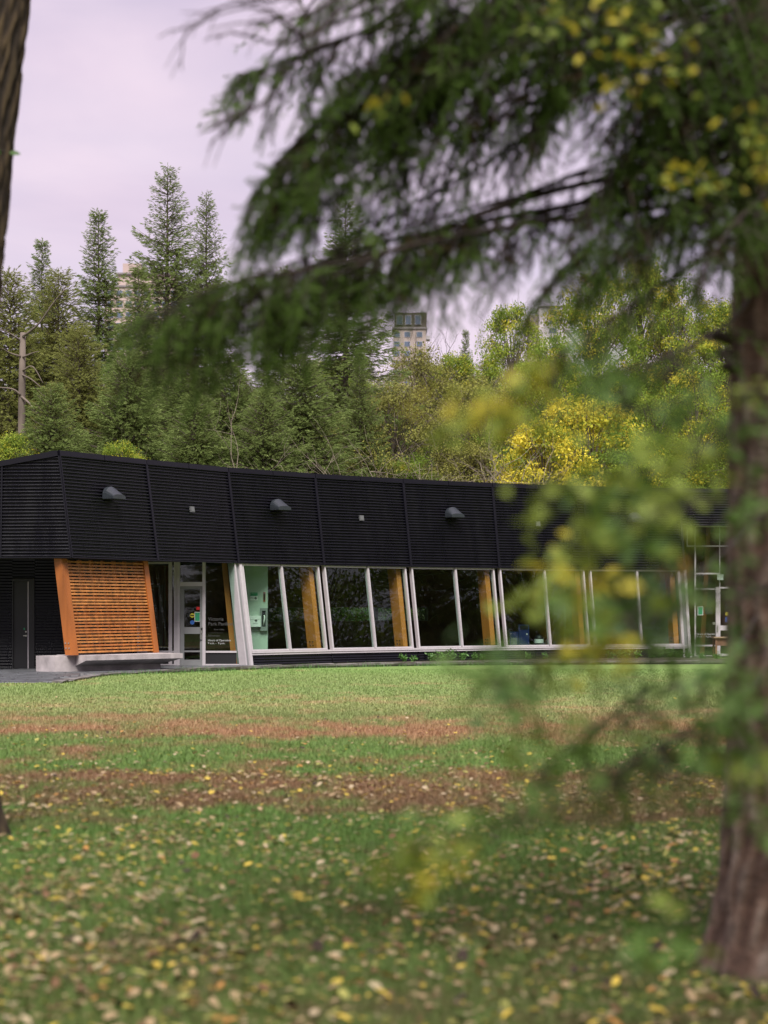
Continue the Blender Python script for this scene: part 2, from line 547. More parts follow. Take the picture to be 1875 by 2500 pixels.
def corr_panel(name, t0, t1, z0, z1, d_, parent, seed=0, dents=True):
    """corrugated sheet between two seams, closed at the back; slightly uneven along its length"""
    rng = random.Random(seed)
    cols = 7
    wv = [rng.uniform(-.006, .006) for _ in range(cols)]
    rows = list(ribs(z0, z1))
    V = []; Fc = []
    for z, w in rows:
        for c in range(cols):
            V.append(Fp(t0 + (t1 - t0) * c / (cols - 1), z, d_ + w + wv[c]))
    n = cols
    for r in range(len(rows) - 1):
        for c in range(cols - 1):
            Fc.append((r * n + c, r * n + c + 1, (r + 1) * n + c + 1, (r + 1) * n + c))
    mb = MB().add(V, Fc)
    fhex(mb, t0, t1, z0, z1, d_ - .07, d_ - .03)
    return link(name, mb.mesh(name, True), M_black, parent)

# fascia: one corrugated sheet per bay
g = 0.006
for i in range(7):
    corr_panel('cladding_panel', i + g, i + 1 - g, Zb, Zt, 0.06, pav, i)
ZV = 4.22
for i in range(7, 9):
    corr_panel('cladding_panel', i + g, i + 1 - g, ZV, Zt, 0.06, pav, i)
for i in range(0, 9):
    z0 = Zb if i <= 7 else ZV
    mb = MB()
    fhex(mb, i - .012 if i else 0.0, i + .012, z0 - .02, Zt, 0.03, 0.095)
    link('seam_strip', mb.mesh('seam_strip'), M_cap, pav)
    if i == 7: continue
for i in range(9):
    for h in range(2):
        mb = MB()
        fhex(mb, i + h * .5 + .003, i + h * .5 + .497, Zt, Zc, -.25, 0.10 + .002 * ((i + h) % 2))
        link('cap_flashing', mb.mesh('cap_flashing'), M_cap, pav)
# drip edge under the fascia, then the soffit
for i in range(7):
    mb = MB(); fhex(mb, i, i + 1, Zb - .03, Zb - .004, -.02, 0.085)
    link('drip_edge', mb.mesh('drip_edge'), M_cap, pav)

# left end wall: fascia over a recessed porch
EX, EY = -1.0, 0.10
def Ep(s, z, d_=0.0):
    b = Fp(0, z, 0.06)
    return (b[0] + EX * s + .05 * d_, b[1] + EY * s - d_, z)
SLOPE = 0.17
def end_panel(s0, s1):
    V = []; Fc = []
    rows = list(ribs(Zb, Zt))
    n = 0
    last = None
    for z, w in rows:
        lim = (Zt - z) / SLOPE
        if lim <= s0 + .02: break
        e = min(s1, lim)
        V += [Ep(s0, z, w), Ep(e, z, w)]
        if last is not None: Fc.append((last + 1, last, last + 2, last + 3))
        last = len(V) - 2
    mb = MB().add(V, Fc)
    z0, z1a, z1b = Zb, Zt - SLOPE * s0, Zt - SLOPE * s1
    mb.hexa([Ep(s1, z0, -.04), Ep(s0, z0, -.04), Ep(s0, z0, -.09), Ep(s1, z0, -.09),
             Ep(s1, z1b, -.04), Ep(s0, z1a, -.04), Ep(s0, z1a, -.09), Ep(s1, z1b, -.09)])
    link('cladding_panel', mb.mesh('cladding_panel', True), M_black, pav)
    mb = MB()
    mb.hexa([Ep(s1, z1b, .05), Ep(s0, z1a, .05), Ep(s0, z1a, -.3), Ep(s1, z1b, -.3),
             Ep(s1, z1b + .134, .05), Ep(s0, z1a + .134, .05), Ep(s0, z1a + .134, -.3), Ep(s1, z1b + .134, -.3)])
    link('cap_flashing', mb.mesh('cap_flashing'), M_cap, pav)
end_panel(0.02, 3.4)
for s, s2 in ((0.0, 0.0), (1.74, 1.44)):
    mb = MB()
    a, b, a2, b2 = s - .018, s + .018, s2 - .018, s2 + .018
    zt = Zt - SLOPE * s2
    mb.hexa([Ep(b, Zb - .02, .035), Ep(a, Zb - .02, .035), Ep(a, Zb - .02, -.02), Ep(b, Zb - .02, -.02),
             Ep(b2, zt, .035), Ep(a2, zt, .035), Ep(a2, zt, -.02), Ep(b2, zt, -.02)])
    link('seam_strip', mb.mesh('seam_strip'), M_cap, pav)
mb = MB()
mb.hexa([Ep(3.4, Zb - .03, .04), Ep(0, Zb - .03, .04), Ep(0, Zb - .03, -.2), Ep(3.4, Zb - .03, -.2),
         Ep(3.4, Zb - .004, .04), Ep(0, Zb - .004, .04), Ep(0, Zb - .004, -.2), Ep(3.4, Zb - .004, -.2)])
link('drip_edge', mb.mesh('drip_edge'), M_cap, pav)

# roof, soffit, floor
DEEP = 9.5
def strip(name, z0, z1, d0f, d0b, zb_off, m, t0=0, t1=9, lean=0):
    mb = MB()
    for i in range(t0, t1):
        p = lambda t, z, d_: Fp(t, z, d_, 0)
        q = [p(i, z0, d0f), p(i + 1, z0, d0f), p(i + 1, z0, d0b), p(i, z0, d0b),
             p(i, z1, d0f), p(i + 1, z1, d0f), p(i + 1, z1, d0b), p(i, z1, d0b)]
        q = [(x, y, z + (zb_off if k in (2, 3, 6, 7) else 0)) for k, (x, y, z) in enumerate(q)]
        mb.hexa(q)
    return link(name, mb.mesh(name), m, pav)
strip('roof', 5.10, 5.26, -.48, -DEEP - .4, -1.2, M_cap)
strip('ceiling', Zb + .12, Zb + .16, -.12, -DEEP, 0, M_ceil, 0, 7)
strip('floor', -.2, .022, .55, -DEEP, 0, M_floor)

# porch at the end: back wall of corrugated metal with a narrow utility door
YW = 47.75
def xw(u, y=YW): return (u - U0) * y / F
def flat_corr(x0, x1, z0, z1, y, parent):
    V = []; Fc = []
    for k, (z, w) in enumerate(ribs(z0, z1, .078, .014)):
        V += [(x0, y - w, z), (x1, y - w, z)]
        if k: Fc.append((2 * k - 2, 2 * k - 1, 2 * k + 1, 2 * k))
    mb = MB().add(V, Fc)
    mb.box((x0, y + .03, z0), (x1, y + .1, z1))
    return link('porch_cladding', mb.mesh('porch_cladding', True), M_black, parent)
flat_corr(-13.2, xw(30), .03, Zb + .1, YW, pav)
flat_corr(xw(85), xw(185), .03, Zb + .1, YW, pav)
flat_corr(xw(30) + .003, xw(85) - .003, 2.33, Zb + .1, YW, pav)
mb = MB()
mb.box((xw(71), YW - .04, .03), (xw(85) - .003, YW + .08, 2.32))
mb.box((xw(30) + .003, YW - .03, .03), (xw(33), YW + .08, 2.32))
mb.box((xw(33), YW - .03, 2.26), (xw(71), YW + .08, 2.32))
dframe = link('door_frame', mb.mesh('door_frame'), M_dark, pav)
mb = MB(); mb.box((xw(33) + .004, YW + .01, .04), (xw(68), YW + .06, 2.255))
pdoor = link('door', mb.mesh('door'), M_dark, pav)
pdoor['label'] = 'narrow black utility door in the dark porch'
mb = MB(); mb.box((xw(68) + .002, YW - .045, .03), (xw(70.6), YW + .06, 2.25))
link('door_edge_strip', mb.mesh('door_edge_strip'), M_white, pdoor)
zl = H - (1552 - HV) * YW / F
mb = MB()
mb.cyl((xw(64.5), YW + .01, zl), (xw(64.5), YW - .06, zl), .022, n=10)
mb.box((xw(58), YW - .075, zl - .012), (xw(65.5), YW - .052, zl + .012))
mb.cyl((xw(63.5), YW + .01, zl + .1), (xw(63.5), YW - .015, zl + .1), .02, n=10)
link('door_handle', mb.mesh('door_handle'), M_steel, pdoor)
mb = MB(); mb.box((xw(57.5), YW + .003, zl + .15), (xw(60.8), YW + .0095, zl + .2))
link('wall_label', mb.mesh('wall_label'), M_green, pdoor)
# side wall of the porch behind the timber screen
mb = MB()
mb.hexa([(xw(185), YW + .1, .03), (-6.65, 50.9, .03), (-6.75, 50.95, .03), (xw(185) - .1, YW + .12, .03),
         (xw(185), YW + .1, Zb + .1), (-6.65, 50.9, Zb + .1), (-6.75, 50.95, Zb + .1), (xw(185) - .1, YW + .12, Zb + .1)])
link('porch_side_wall', mb.mesh('porch_side_wall'), M_black, pav)
mb = MB()
mb.hexa([(-13.2, 45.9, Zb - .0), (-7.55, 45.6, Zb), (-4.0, 51.3, Zb), (-13.2, 51.3, Zb),
         (-13.2, 45.9, Zb + .05), (-7.55, 45.6, Zb + .05), (-4.0, 51.3, Zb + .05), (-13.2, 51.3, Zb + .05)])
link('soffit', mb.mesh('soffit'), M_ceil, pav)

# leaning glazing: two panes per bay
ZS = 0.40
def fpart(name, m, parent, *hexes, lean=LEAN):
    mb = MB()
    for h in hexes: fhex(mb, *h, lean=lean)
    return link(name, mb.mesh(name), m, parent)
w_ = 0.0140      # half width of a frame strip in bay units
for b in range(2, 7):
    tl = b + (.05 if b == 2 else .012); tr = b + 1 - .052; tm = (b + .5)
    for (a0, a1) in ((tl, tm), (tm, tr)):
        hx = []
        zt = Zb - .035
        # jambs, head and sill of this window
        hx.append((a0, a0 + w_ * 1.1, ZS, zt, -.10, .03))
        hx.append((a1 - w_ * .35, a1 + w_ * .35, ZS, zt, -.10, .03) if a1 == tm else (a1 - w_, a1 + .002, ZS, zt, -.10, .03))
        hx.append((a0 + w_ * 1.1 + .0005, a1 - w_ - .0005, zt - .05, zt - .002, -.09, .024))
        hx.append((a0 + w_ * 1.1 + .0005, a1 - w_ - .0005, ZS + .002, ZS + .045, -.09, .024))
        win = fpart('window', M_white, pav, *hx)
        fpart('pane', M_glass, win, (a0 + w_ * 1.1, a1 - w_ * .4, ZS + .046, zt - .051, -.045, -.035))
    # sill: two white steps running the length of the bay
    t_a = b + (.045 if b == 2 else 0)
    fpart('window_sill', M_white, pav, (t_a, b + 1, ZS - .05, ZS - .004, -.1, .055), (t_a, b + 1, ZS - .105, ZS - .056, -.1, .035))
    fpart('window_head', M_white, pav, (b + .002, b + .998, Zb - .0335, Zb - .0305, -.1, .02))
    # base cladding under the windows
    rows = list(ribs(.03, ZS - .11, .07, .012))
    V = []; Fc = []
    for k, (z, w) in enumerate(rows):
        V += [Fp(t_a + .01, z, .0 + w), Fp(b + .995, z, .0 + w)]
        if k: Fc.append((2 * k - 2, 2 * k - 1, 2 * k + 1, 2 * k))
    mbb = MB().add(V, Fc); fhex(mbb, t_a + .01, b + .995, .03, ZS - .11, -.09, -.03)
    link('base_cladding', mbb.mesh('base_cladding', True), M_black, pav)
    # glulam post standing inside at the end of the bay
    tp = b + 1 - .052
    post = fpart('glulam_post', M_glulam, pav, (tp - .075, tp - .022, .05, Zb + .1, -.56, -.16))
    for dz in (.52, .62):
        for dd in (-.3, -.42):
            q = np.array(Fp(tp - .075, dz, dd)); dirv = np.array(Fp(tp - .095, dz, dd)) - q
            link('bolt', MB().cyl(q, q + dirv * .3, .018, n=8).mesh('bolt'), M_dark, post)
gp = [P(566, 1500, 51.25), P(579, 1500, 51.25), P(579, 1500, 51.6), P(566, 1500, 51.6), P(540, 1500, 51.25), P(553, 1500, 51.25), P(553, 1500, 51.6), P(540, 1500, 51.6)]
link('glulam_post', MB().hexa([(q[0], q[1], .03 if k < 4 else Zb + .1) for k, q in enumerate(gp)]).mesh('glulam_post'), M_glulam, pav)
# big leaning end posts: white flanges with a grey web
for (ta, wd, nm) in ((2.0, .048, 0), (6.985, .045, 1)):
    e = fpart('end_post', M_white, pav, (ta - wd, ta - wd + .018, .02, Zb - .03, -.20, .05), (ta + .012, ta + .04, .02, Zb - .03, -.20, .06))
    fpart('post_web', M_grey, e, (ta - wd + .019, ta + .0115, .02, Zb - .03, -.16, .0))

# interior: back wall with an eye-level strip window, partitions
def t_at(u, d_):
    lo, hi = 0.0, 9.0
    for _ in range(50):
        md = (lo + hi) / 2
        x, y, _z = Fp(md, 0, d_, 0)
        if U0 + F * x / y < u: lo = md
        else: hi = md
    return lo
BD = -8.0
zs0, zs1 = 1.13, 1.60
wa, wb = t_at(655, BD), t_at(1044, BD)
mb = MB()
def bwall(t0, t1, z0, z1):
    k = [t0] + [j for j in range(1, 9) if t0 < j < t1] + [t1]
    for a, b in zip(k[:-1], k[1:]): fhex(mb, a, b - 1e-6, z0, z1, BD - .15, BD, lean=0)
bwall(0.2, 9, 0.03, zs0); bwall(.2, 9, zs1, Zb + .11); bwall(.2, wa, zs0, zs1); bwall(wb, 9, zs0, zs1)
link('back_wall', mb.mesh('back_wall'), M_brick, pav)
seg = [wa, t_at(690, BD), t_at(778, BD), t_at(918, BD), wb]
for a, b in zip(seg[:-1], seg[1:]):
    k = .014
    wi = None
    hx = [(a, a + k, zs0, zs1, BD - .1, BD + .04), (b - k, b, zs0, zs1, BD - .1, BD + .04)]
    if int(a) == int(b):
        hx += [(a + k, b - k, zs0, zs0 + .03, BD - .1, BD + .04), (a + k, b - k, zs1 - .03, zs1, BD - .1, BD + .04)]
    wi = fpart('strip_window', M_grey, pav, *hx, lean=0)
    kk = [a + k] + [j for j in range(1, 9) if a + k < j < b - k] + [b - k]
    mb = MB()
    for p_, q_ in zip(kk[:-1], kk[1:]): fhex(mb, p_, q_ - 1e-6, zs0 + .03, zs1 - .03, BD - .06, BD - .05, lean=0)
    link('pane', mb.mesh('pane'), M_glass, wi)

# mint partition behind the first windows
YM = 52.35
xm = lambda u: (u - U0) * YM / F
zm = lambda v: H + (HV - v) * YM / F
mb = MB(); mb.box((xm(566), YM, .03), (xm(653.5), YM + .12, Zb + .11))
link('partition_wall', mb.mesh('partition_wall'), M_mint, pav)
# olive room beyond the last bays, with an inner door
Yo = 61.2
xo = lambda u: (u - U0) * Yo / F
zo = lambda v: H + (HV - v) * Yo / F
mb = MB(); mb.box((xo(1352), Yo, .03), (xo(1640), Yo + .12, Zb + .11))
link('partition_wall', mb.mesh('partition_wall'), M_olive, pav)
mb = MB()
x0, x1, zt = xo(1376), xo(1420), zo(1432)
mb.box((x0, Yo - .07, .03), (x0 + .08, Yo - .003, zt)); mb.box((x1 - .08, Yo - .07, .03), (x1, Yo - .003, zt))
mb.box((x0 + .081, Yo - .07, zt - .10), (x1 - .081, Yo - .003, zt)); mb.box((x0 + .081, Yo - .07, zo(1544)), (x1 - .081, Yo - .003, zo(1536)))
mb.box((x0 + .081, Yo - .07, .03), (x1 - .081, Yo - .003, .25))
idoor = link('inner_door', mb.mesh('inner_door'), mat('mint_frame', (.36, .46, .38), rough=.5), pav)
mb = MB(); mb.box((x0 + .081, Yo - .04, zo(1536) + .002), (x1 - .081, Yo - .03, zt - .102)); mb.box((x0 + .081, Yo - .04, .252), (x1 - .081, Yo - .03, zo(1544) - .002))
link('pane', mb.mesh('pane'), M_glass, idoor)

# entrance storefront: upright frames between the timber screen and the leaning end post
YD = 50.72
xd = lambda u: (u - U0) * YD / F
zd = lambda v: H + (HV - v) * YD / F
def dbox(mb, u0, u1, v0, v1, y0=-.05, y1=.05):
    return mb.box((xd(u0), YD + y0, zd(v1)), (xd(u1), YD + y1, zd(v0)))
ZT = 1369
mb = MB()
dbox(mb, 412, 420.5, ZT, 1626, -.06, .06); dbox(mb, 425, 433, ZT, 1626); dbox(mb, 433.2, 439.5, ZT, 1626, -.07, .05)
dbox(mb, 494.5, 502, ZT, 1626, -.06, .06); dbox(mb, 440, 494.3, 1421, 1431, -.05, .06); dbox(mb, 502.2, 578, 1589, 1593.5)
dbox(mb, 502.2, 584, 1621, 1626); dbox(mb, 340, 411.8, 1588.5, 1593); dbox(mb, 340, 411.8, 1621, 1626); dbox(mb, 335, 339.8, ZT, 1626)
dbox(mb, 340, 411.8, ZT, 1377); dbox(mb, 420.7, 424.8, 1589, 1593); dbox(mb, 420.7, 424.8, 1621, 1626)
front = link('storefront_frame', mb.mesh('storefront_frame'), M_white, pav)
for (u0, u1, v0, v1) in ((340.2, 411.6, 1377.2, 1588.3), (340.2, 411.6, 1593.2, 1620.8), (502.4, 572, ZT, 1588.8), (440.2, 494.2, ZT, 1420.8), (420.8, 424.7, ZT, 1588.8)):
    mb = MB(); dbox(mb, u0, u1, v0, v1, -.008, .008)
    link('pane', mb.mesh('pane'), M_glass, front)
mb = MB(); dbox(mb, 502.4, 577, 1593.7, 1620.8, -.02, .02); dbox(mb, 420.8, 424.7, 1593.2, 1620.8, -.02, .02)
link('kick_panel', mb.mesh('kick_panel'), M_dark, front)
mb = MB()
for q in ((440.2, 450, 1437, 1625.4), (488.5, 494.2, 1437, 1625.4), (450.2, 488.3, 1437, 1438.8), (450.2, 488.3, 1531, 1547.5), (450.2, 488.3, 1610.5, 1625.4), (450.2, 488.3, 1588, 1592)):
    dbox(mb, *q, -.035, .02)
dbox(mb, 440, 494.3, 1431.2, 1436.6, -.02, .02)
door = link('door', mb.mesh('door'), M_grey, pav)
door['label'] = 'grey two-pane entrance door with stickers on the glass'
for q in ((450.2, 488.3, 1439, 1530.8), (450.2, 488.3, 1547.7, 1587.8), (450.2, 488.3, 1592.2, 1610.3)):
    mb = MB(); dbox(mb, *q, -.006, .006)
    link('pane', mb.mesh('pane'), M_glass, door)
mb = MB()
dbox(mb, 490.2, 495.4, 1531.5, 1546.5, -.06, -.037)
dbox(mb, 491, 495, 1548.5, 1561.5, -.06, -.037)
mb.tube([(xd(491), YD - .06, zd(1548)), (xd(490), YD - .1, zd(1551)), (xd(490), YD - .1, zd(1558)), (xd(491), YD - .06, zd(1561))], [.012] * 4, 6)
link('door_handle', mb.mesh('door_handle'), M_steel, door)
mb = MB(); dbox(mb, 491, 494.6, 1532.5, 1539, -.066, -.061); link('lock_plate', mb.mesh('lock_plate'), M_dark, door)
def sticker(name, m, u0, u1, v0, v1, parent, y=-.0105, round_=False, fy=None):
    yy = YD if fy is None else fy
    X = lambda u: (u - U0) * yy / F
    Z = lambda v: H + (HV - v) * yy / F
    mb = MB()
    if round_:
        c = ((X(u0) + X(u1)) / 2, (Z(v0) + Z(v1)) / 2); r = (X(u1) - X(u0)) / 2
        mb.cyl((c[0], yy + y, c[1]), (c[0], yy + y + .002, c[1]), r, n=20)
    else:
        mb.box((X(u0), yy + y, Z(v1)), (X(u1), yy + y + .002, Z(v0)))
    return link(name, mb.mesh(name), m, parent)
sticker('red_sticker', M_red, 479.5, 488, 1481.5, 1489, door)
sticker('green_notice', M_paper, 475, 488.2, 1494, 1517.5, door)
sticker('green_notice', M_green, 476.2, 487.6, 1495.3, 1516, door, -.0135)
sticker('round_yellow_sticker', M_yellow, 463.8, 475.2, 1494, 1511, door, -.017, True)
sticker('yellow_sticker_band', M_blackp, 465, 474, 1501.5, 1504, door, -.0195)
sticker('round_blue_sticker', M_blue, 464.2, 474.8, 1513, 1526, door, -.0107, True)

# inner vestibule door seen through the sidelight
YI = 53.2
xi = lambda u: (u - U0) * YI / F
zi = lambda v: H + (HV - v) * YI / F
mb = MB()
def ib(u0, u1, v0, v1, y0=-.03, y1=.03): mb.box((xi(u0), YI + y0, zi(v1)), (xi(u1), YI + y1, zi(v0)))
ib(388, 398, 1434, 1617); ib(352, 387.8, 1530, 1545); ib(352, 387.8, 1605, 1617); ib(352, 398, 1428, 1433.8); ib(400.5, 404, 1380, 1617); ib(344, 351.8, 1434, 1617)
vd = link('inner_door', mb.mesh('inner_door'), mat('mauve_grey_door', (.15, .125, .135), rough=.5), pav)
mb = MB(); mb.box((xi(352), YI - .006, zi(1529.8)), (xi(387.8), YI + .006, zi(1434))); link('pane', mb.mesh('pane'), M_glass, vd)
mb = MB(); mb.box((xi(384.5), YI - .09, zi(1549)), (xi(390), YI - .03, zi(1546.5))); link('door_handle', mb.mesh('door_handle'), M_steel, vd)

# right end: tall glazed vestibule
YV = 60.95
xv = lambda u: (u - U0) * YV / F
zv = lambda v: H + (HV - v) * YV / F
def vbox(mb, u0, u1, v0, v1, y0=-.05, y1=.05):
    return mb.box((xv(u0), YV + y0, zv(v1)), (xv(u1), YV + y1, zv(v0)))
mb = MB()
vbox(mb, 1695, 1698.6, 1286, 1603); vbox(mb, 1676, 1694.8, 1331.5, 1335); vbox(mb, 1698.8, 1880, 1331.5, 1335); vbox(mb, 1698.8, 1880, 1284, 1287)
vbox(mb, 1698.8, 1755.8, 1398.5, 1402); vbox(mb, 1698.8, 1746.5, 1436, 1440); vbox(mb, 1698.8, 1746.5, 1574, 1578); vbox(mb, 1698.8, 1746.5, 1600, 1603)
vbox(mb, 1746.8, 1758, 1433, 1603, -.06, .06); vbox(mb, 1756, 1757.6, 1287.2, 1331.3); vbox(mb, 1756, 1757.6, 1335.2, 1432.8); vbox(mb, 1676, 1679, 1286, 1331.3)
vbox(mb, 1758.2, 1880, 1433, 1437); vbox(mb, 1758.2, 1830, 1527, 1539, -.03, .03); vbox(mb, 1758.2, 1830, 1596, 1603, -.03, .03); vbox(mb, 1812, 1822, 1437.2, 1526.8, -.03, .03); vbox(mb, 1857, 1860, 1286, 1603)
vest = link('vestibule_frame', mb.mesh('vestibule_frame'), M_white, pav)
for q in ((1698.8, 1746.5, 1440.2, 1573.8), (1698.8, 1746.5, 1578.2, 1599.8), (1698.8, 1755.8, 1335.2, 1398.3), (1698.8, 1755.8, 1287.2, 1331.3), (1758, 1856, 1287.2, 1331.3),
          (1758, 1856, 1335.2, 1432.8), (1758.2, 1811.8, 1437.2, 1526.8), (1758.2, 1829, 1539.2, 1595.8), (1698.8, 1746.5, 1402.2, 1435.8)):
    mb = MB(); vbox(mb, *q, -.006, .006); link('pane', mb.mesh('pane'), M_glass, vest)
mb = MB(); vbox(mb, 1750, 1764.5, 1401.5, 1416, -.12, -.055); link('louvre_box', mb.mesh('louvre_box'), mat('pale_mint_metal', (.45, .55, .48), rough=.5), vest)
mb = MB(); vbox(mb, 1749, 1752, 1527, 1541, -.09, -.062); vbox(mb, 1739, 1746, 1519, 1525, -.08, -.052); link('door_handle', mb.mesh('door_handle'), M_steel, vest)
for (nm, m, *q) in (('green_notice', M_paper, 1703, 1716.5, 1480.5, 1502), ('black_notice', M_blackp, 1720.5, 1739.5, 1482, 1499), ('round_yellow_sticker', M_yellow, 1770.5, 1780, 1493, 1504.5),
                    ('blue_sticker', M_blue, 1770.5, 1780, 1506.5, 1519), ('black_notice', M_blackp, 1770.5, 1782, 1473, 1491.5)):
    sticker(nm, m, *q, vest, -.0105, 'round' in nm, YV)
sticker('green_notice', M_green, 1704.3, 1715.2, 1482, 1500.4, vest, -.0135, False, YV)
# interior of the vestibule: raking timber strut, red-brown ceiling beam, back wall
mb = MB()
mb.hexa([(xv(1716), YV + .6, .03), (xv(1727), YV + .6, .03), (xv(1727), YV + .85, .03), (xv(1716), YV + .85, .03),
         (xv(1735), YV + .6, 5.0), (xv(1746), YV + .6, 5.0), (xv(1746), YV + .85, 5.0), (xv(1735), YV + .85, 5.0)])
link('timber_strut', mb.mesh('timber_strut'), M_redwood, pav)
mb = MB()
mb.hexa([(xv(1748), YV + .5, 4.05), (xv(1875), YV + .5, 3.75), (xv(1875), YV + 4, 3.75), (xv(1748), YV + 4, 4.05),
         (xv(1748), YV + .5, 4.6), (xv(1875), YV + .5, 4.3), (xv(1875), YV + 4, 4.3), (xv(1748), YV + 4, 4.6)])
link('timber_beam', mb.mesh('timber_beam'), M_redwood, pav)
mb = MB(); mb.box((xv(1640), YV + 5, .03), (16.5, YV + 5.15, 5.0)); link('partition_wall', mb.mesh('partition_wall'), M_brick, pav)

# lettering on the glass
def text_mesh(body, size, loc, m, name, parent, bold=0.0):
    cu = bpy.data.curves.new('lettering', 'FONT')
    cu.body = body; cu.size = size; cu.extrude = .0008; cu.offset = bold
    cu.resolution_u = 3
    ob = bpy.data.objects.new('lettering_source', cu)
    C.objects.link(ob)
    ob.rotation_euler = (math.radians(90), 0, 0); ob.location = loc
    bpy.context.view_layer.update()
    dg = bpy.context.evaluated_depsgraph_get()
    me = bpy.data.meshes.new_from_object(ob.evaluated_get(dg))
    me.transform(Matrix.Translation(loc) @ Matrix.Rotation(math.radians(90), 4, 'X'))
    bpy.data.objects.remove(ob)
    bpy.data.curves.remove(cu)
    me.materials.clear()
    return link(name, me, m, parent)
yl = YD - .012
for (s, sz, u, v, m, b) in (('Victoria', .132, 508, 1515, M_letterg, 0), ('Park Pavilion', .132, 508, 1527, M_letterg, 0), ('River Valley', .058, 522.5, 1538.5, M_letterg, 0),
                            ('Edmonton', .075, 508, 1554, M_letterg, 0), ('Hours of Operation', .077, 507.6, 1565.5, M_letter, .0005), ('9 a.m. -  9 p.m.', .077, 507.6, 1572.5, M_letter, .0005)):
    text_mesh(s, sz, (xd(u), yl, zd(v)), m, 'lettering', front, b)
mb = MB(); dbox(mb, 510, 545, 1545, 1545.4, -.012, -.0105); link('lettering_rule', mb.mesh('lettering_rule'), M_letterg, front)
for (s, u, v) in (('Hours of Operation', 1700.5, 1550), ('9 a.m. -  9 p.m.', 1700.5, 1556)):
    text_mesh(s, .082, (xv(u), YV - .012, zv(v)), M_letter, 'lettering', vest, .001)

# ------------------------------------------------------------------ fittings on the fascia
def wall_light(t, z, label):
    """hooded wall pack: half-round hood with a sloping flat front and a dark lens below"""
    c = np.array(Fp(t, z, .075))
    i = int(t); n = np.array([segn[i][0], segn[i][1], 0]); tg = np.array([-n[1], n[0], 0]); up = np.array([0, 0, 1.0])
    o = thing('wall_light', label, 'wall light', c, 'hooded lights along the fascia')
    W, Hh, D = .235, .26, .36
    prof = [(math.cos(a), math.sin(a)) for a in np.linspace(0, math.pi, 13)]
    mb = MB()
    back = [c + tg * W * x * 1.0 + up * Hh * (y ** .8) for x, y in prof]
    mid = [c + n * .10 + tg * W * x + up * Hh * (y ** .8) for x, y in prof]
    frt = [c + n * D + tg * W * x * .97 + up * Hh * (y ** .8) * .22 for x, y in prof]
    V = back + mid + frt; k = len(prof)
    Fc = []
    for r in range(2):
        for j in range(k - 1): Fc.append((r * k + j, r * k + j + 1, (r + 1) * k + j + 1, (r + 1) * k + j))
    Fc.append(tuple(2 * k + j for j in range(k)))
    Fc.append((0, k, 2 * k, 3 * k - 1, 2 * k - 1, k - 1))
    mb.add(V, Fc)
    mb.hexa([c + tg * a + n * b_ + up * zz for zz in (-.055, 0) for (a, b_) in ((W, D), (-W, D), (-W, 0), (W, 0))])
    link('hood', mb.mesh('hood'), M_hood, o)
    mb = MB(); mb.hexa([c + tg * a + n * b_ + up * zz for zz in (-.075, -.056) for (a, b_) in ((W * .8, D * .85), (-W * .8, D * .85), (-W * .8, .05), (W * .8, .05))])
    link('lens', mb.mesh('lens'), M_dark, o)
M_hood = mat('blue_black_hood', (.030, .036, .044), rough=.35, spec=.6, noise=4, noise_amt=.15)
for t, z, lb in ((.50, 4.36, 'hooded black light on the fascia sheet above the slatted timber screen'), (2.50, 4.36, 'hooded black light on the fascia above the mint wall with safety sign'),
                 (4.50, 4.36, 'hooded black light on the fascia above the empty dark windows'), (6.50, 4.36, 'hooded black light on the fascia sheet next to the tall glazed vestibule')):
    wall_light(t, z, lb)
M_sbox = mat('grey_junction_box', (.13, .135, .14), rough=.4)
for t, lb in ((1.48, 'small grey square box on the fascia above the entrance door'), (3.47, 'small grey square box on the fascia above the strip window bays'), (5.46, 'small grey square box on the fascia above the blue machines')):
    mb = MB(); fhex(mb, t - .022, t + .022, 4.12, 4.27, .06, .12)
    o = thing('junction_box', lb, 'junction box', Fp(t, 4.12, .06), 'small boxes along the fascia')
    link('housing', mb.mesh('housing'), M_sbox, o)
    mb = MB(); fhex(mb, t - .017, t + .017, 4.14, 4.25, .121, .128)
    link('cover_plate', mb.mesh('cover_plate'), M_sbox, o)

# ------------------------------------------------------------------ slatted timber screen and concrete bench
scr = thing('timber_screen', 'leaning screen of orange stained cedar slats between two posts', 'screen', Fp(.5, .42, .1))
ZP = .43
spost = fpart('post', M_cedar, scr, (-.010, .050, ZP, Zb - .04, -.47, -.22))
fpart('post', M_cedar, scr, (.930, .985, ZP, Zb - .04, -.46, -.22))
for zz in (.60, .72):
    for dd in (-.41, -.31):
        q = np.array(Fp(-.010, zz, dd)); dv = np.array(Fp(-.05, zz, dd)) - q
        link('bolt', MB().cyl(q, q + dv * .12, .02, n=8).mesh('bolt'), M_steel, spost)
NS = 29
zz0, zz1 = ZP + .05, Zb - .06
dzs = (zz1 - zz0) / NS
rs = random.Random(4)
sp = MB()
for k in range(NS):
    z = zz0 + k * dzs
    mb = MB(); j = rs.uniform(-.004, .004)
    fhex(mb, .0525, .9275, z + j, z + j + .043, -.29, -.245 + rs.uniform(-.005, .005))
    link('slat', mb.mesh('slat'), M_slats[rs.choice((0, 0, 1, 2, 2, 3, 1))], scr)
    if k < NS - 1:
        n = 6
        for q in range(n):
            tq = .07 + (q + .25 + .5 * (k % 2)) / n * .83
            fhex(sp, tq - .0045, tq + .0045, z + .048, z + dzs - .005, -.289, -.268)
o = link('spacers', sp.mesh('spacers'), M_slat, scr); o['kind'] = 'stuff'
# upright battens behind the slats
for q in range(7):
    tq = .12 + q * .128
    mb = MB(); fhex(mb, tq - .012, tq + .012, ZP + .05, Zb - .06, -.44, -.36)
    link('batten', mb.mesh('batten'), M_cedar, scr)

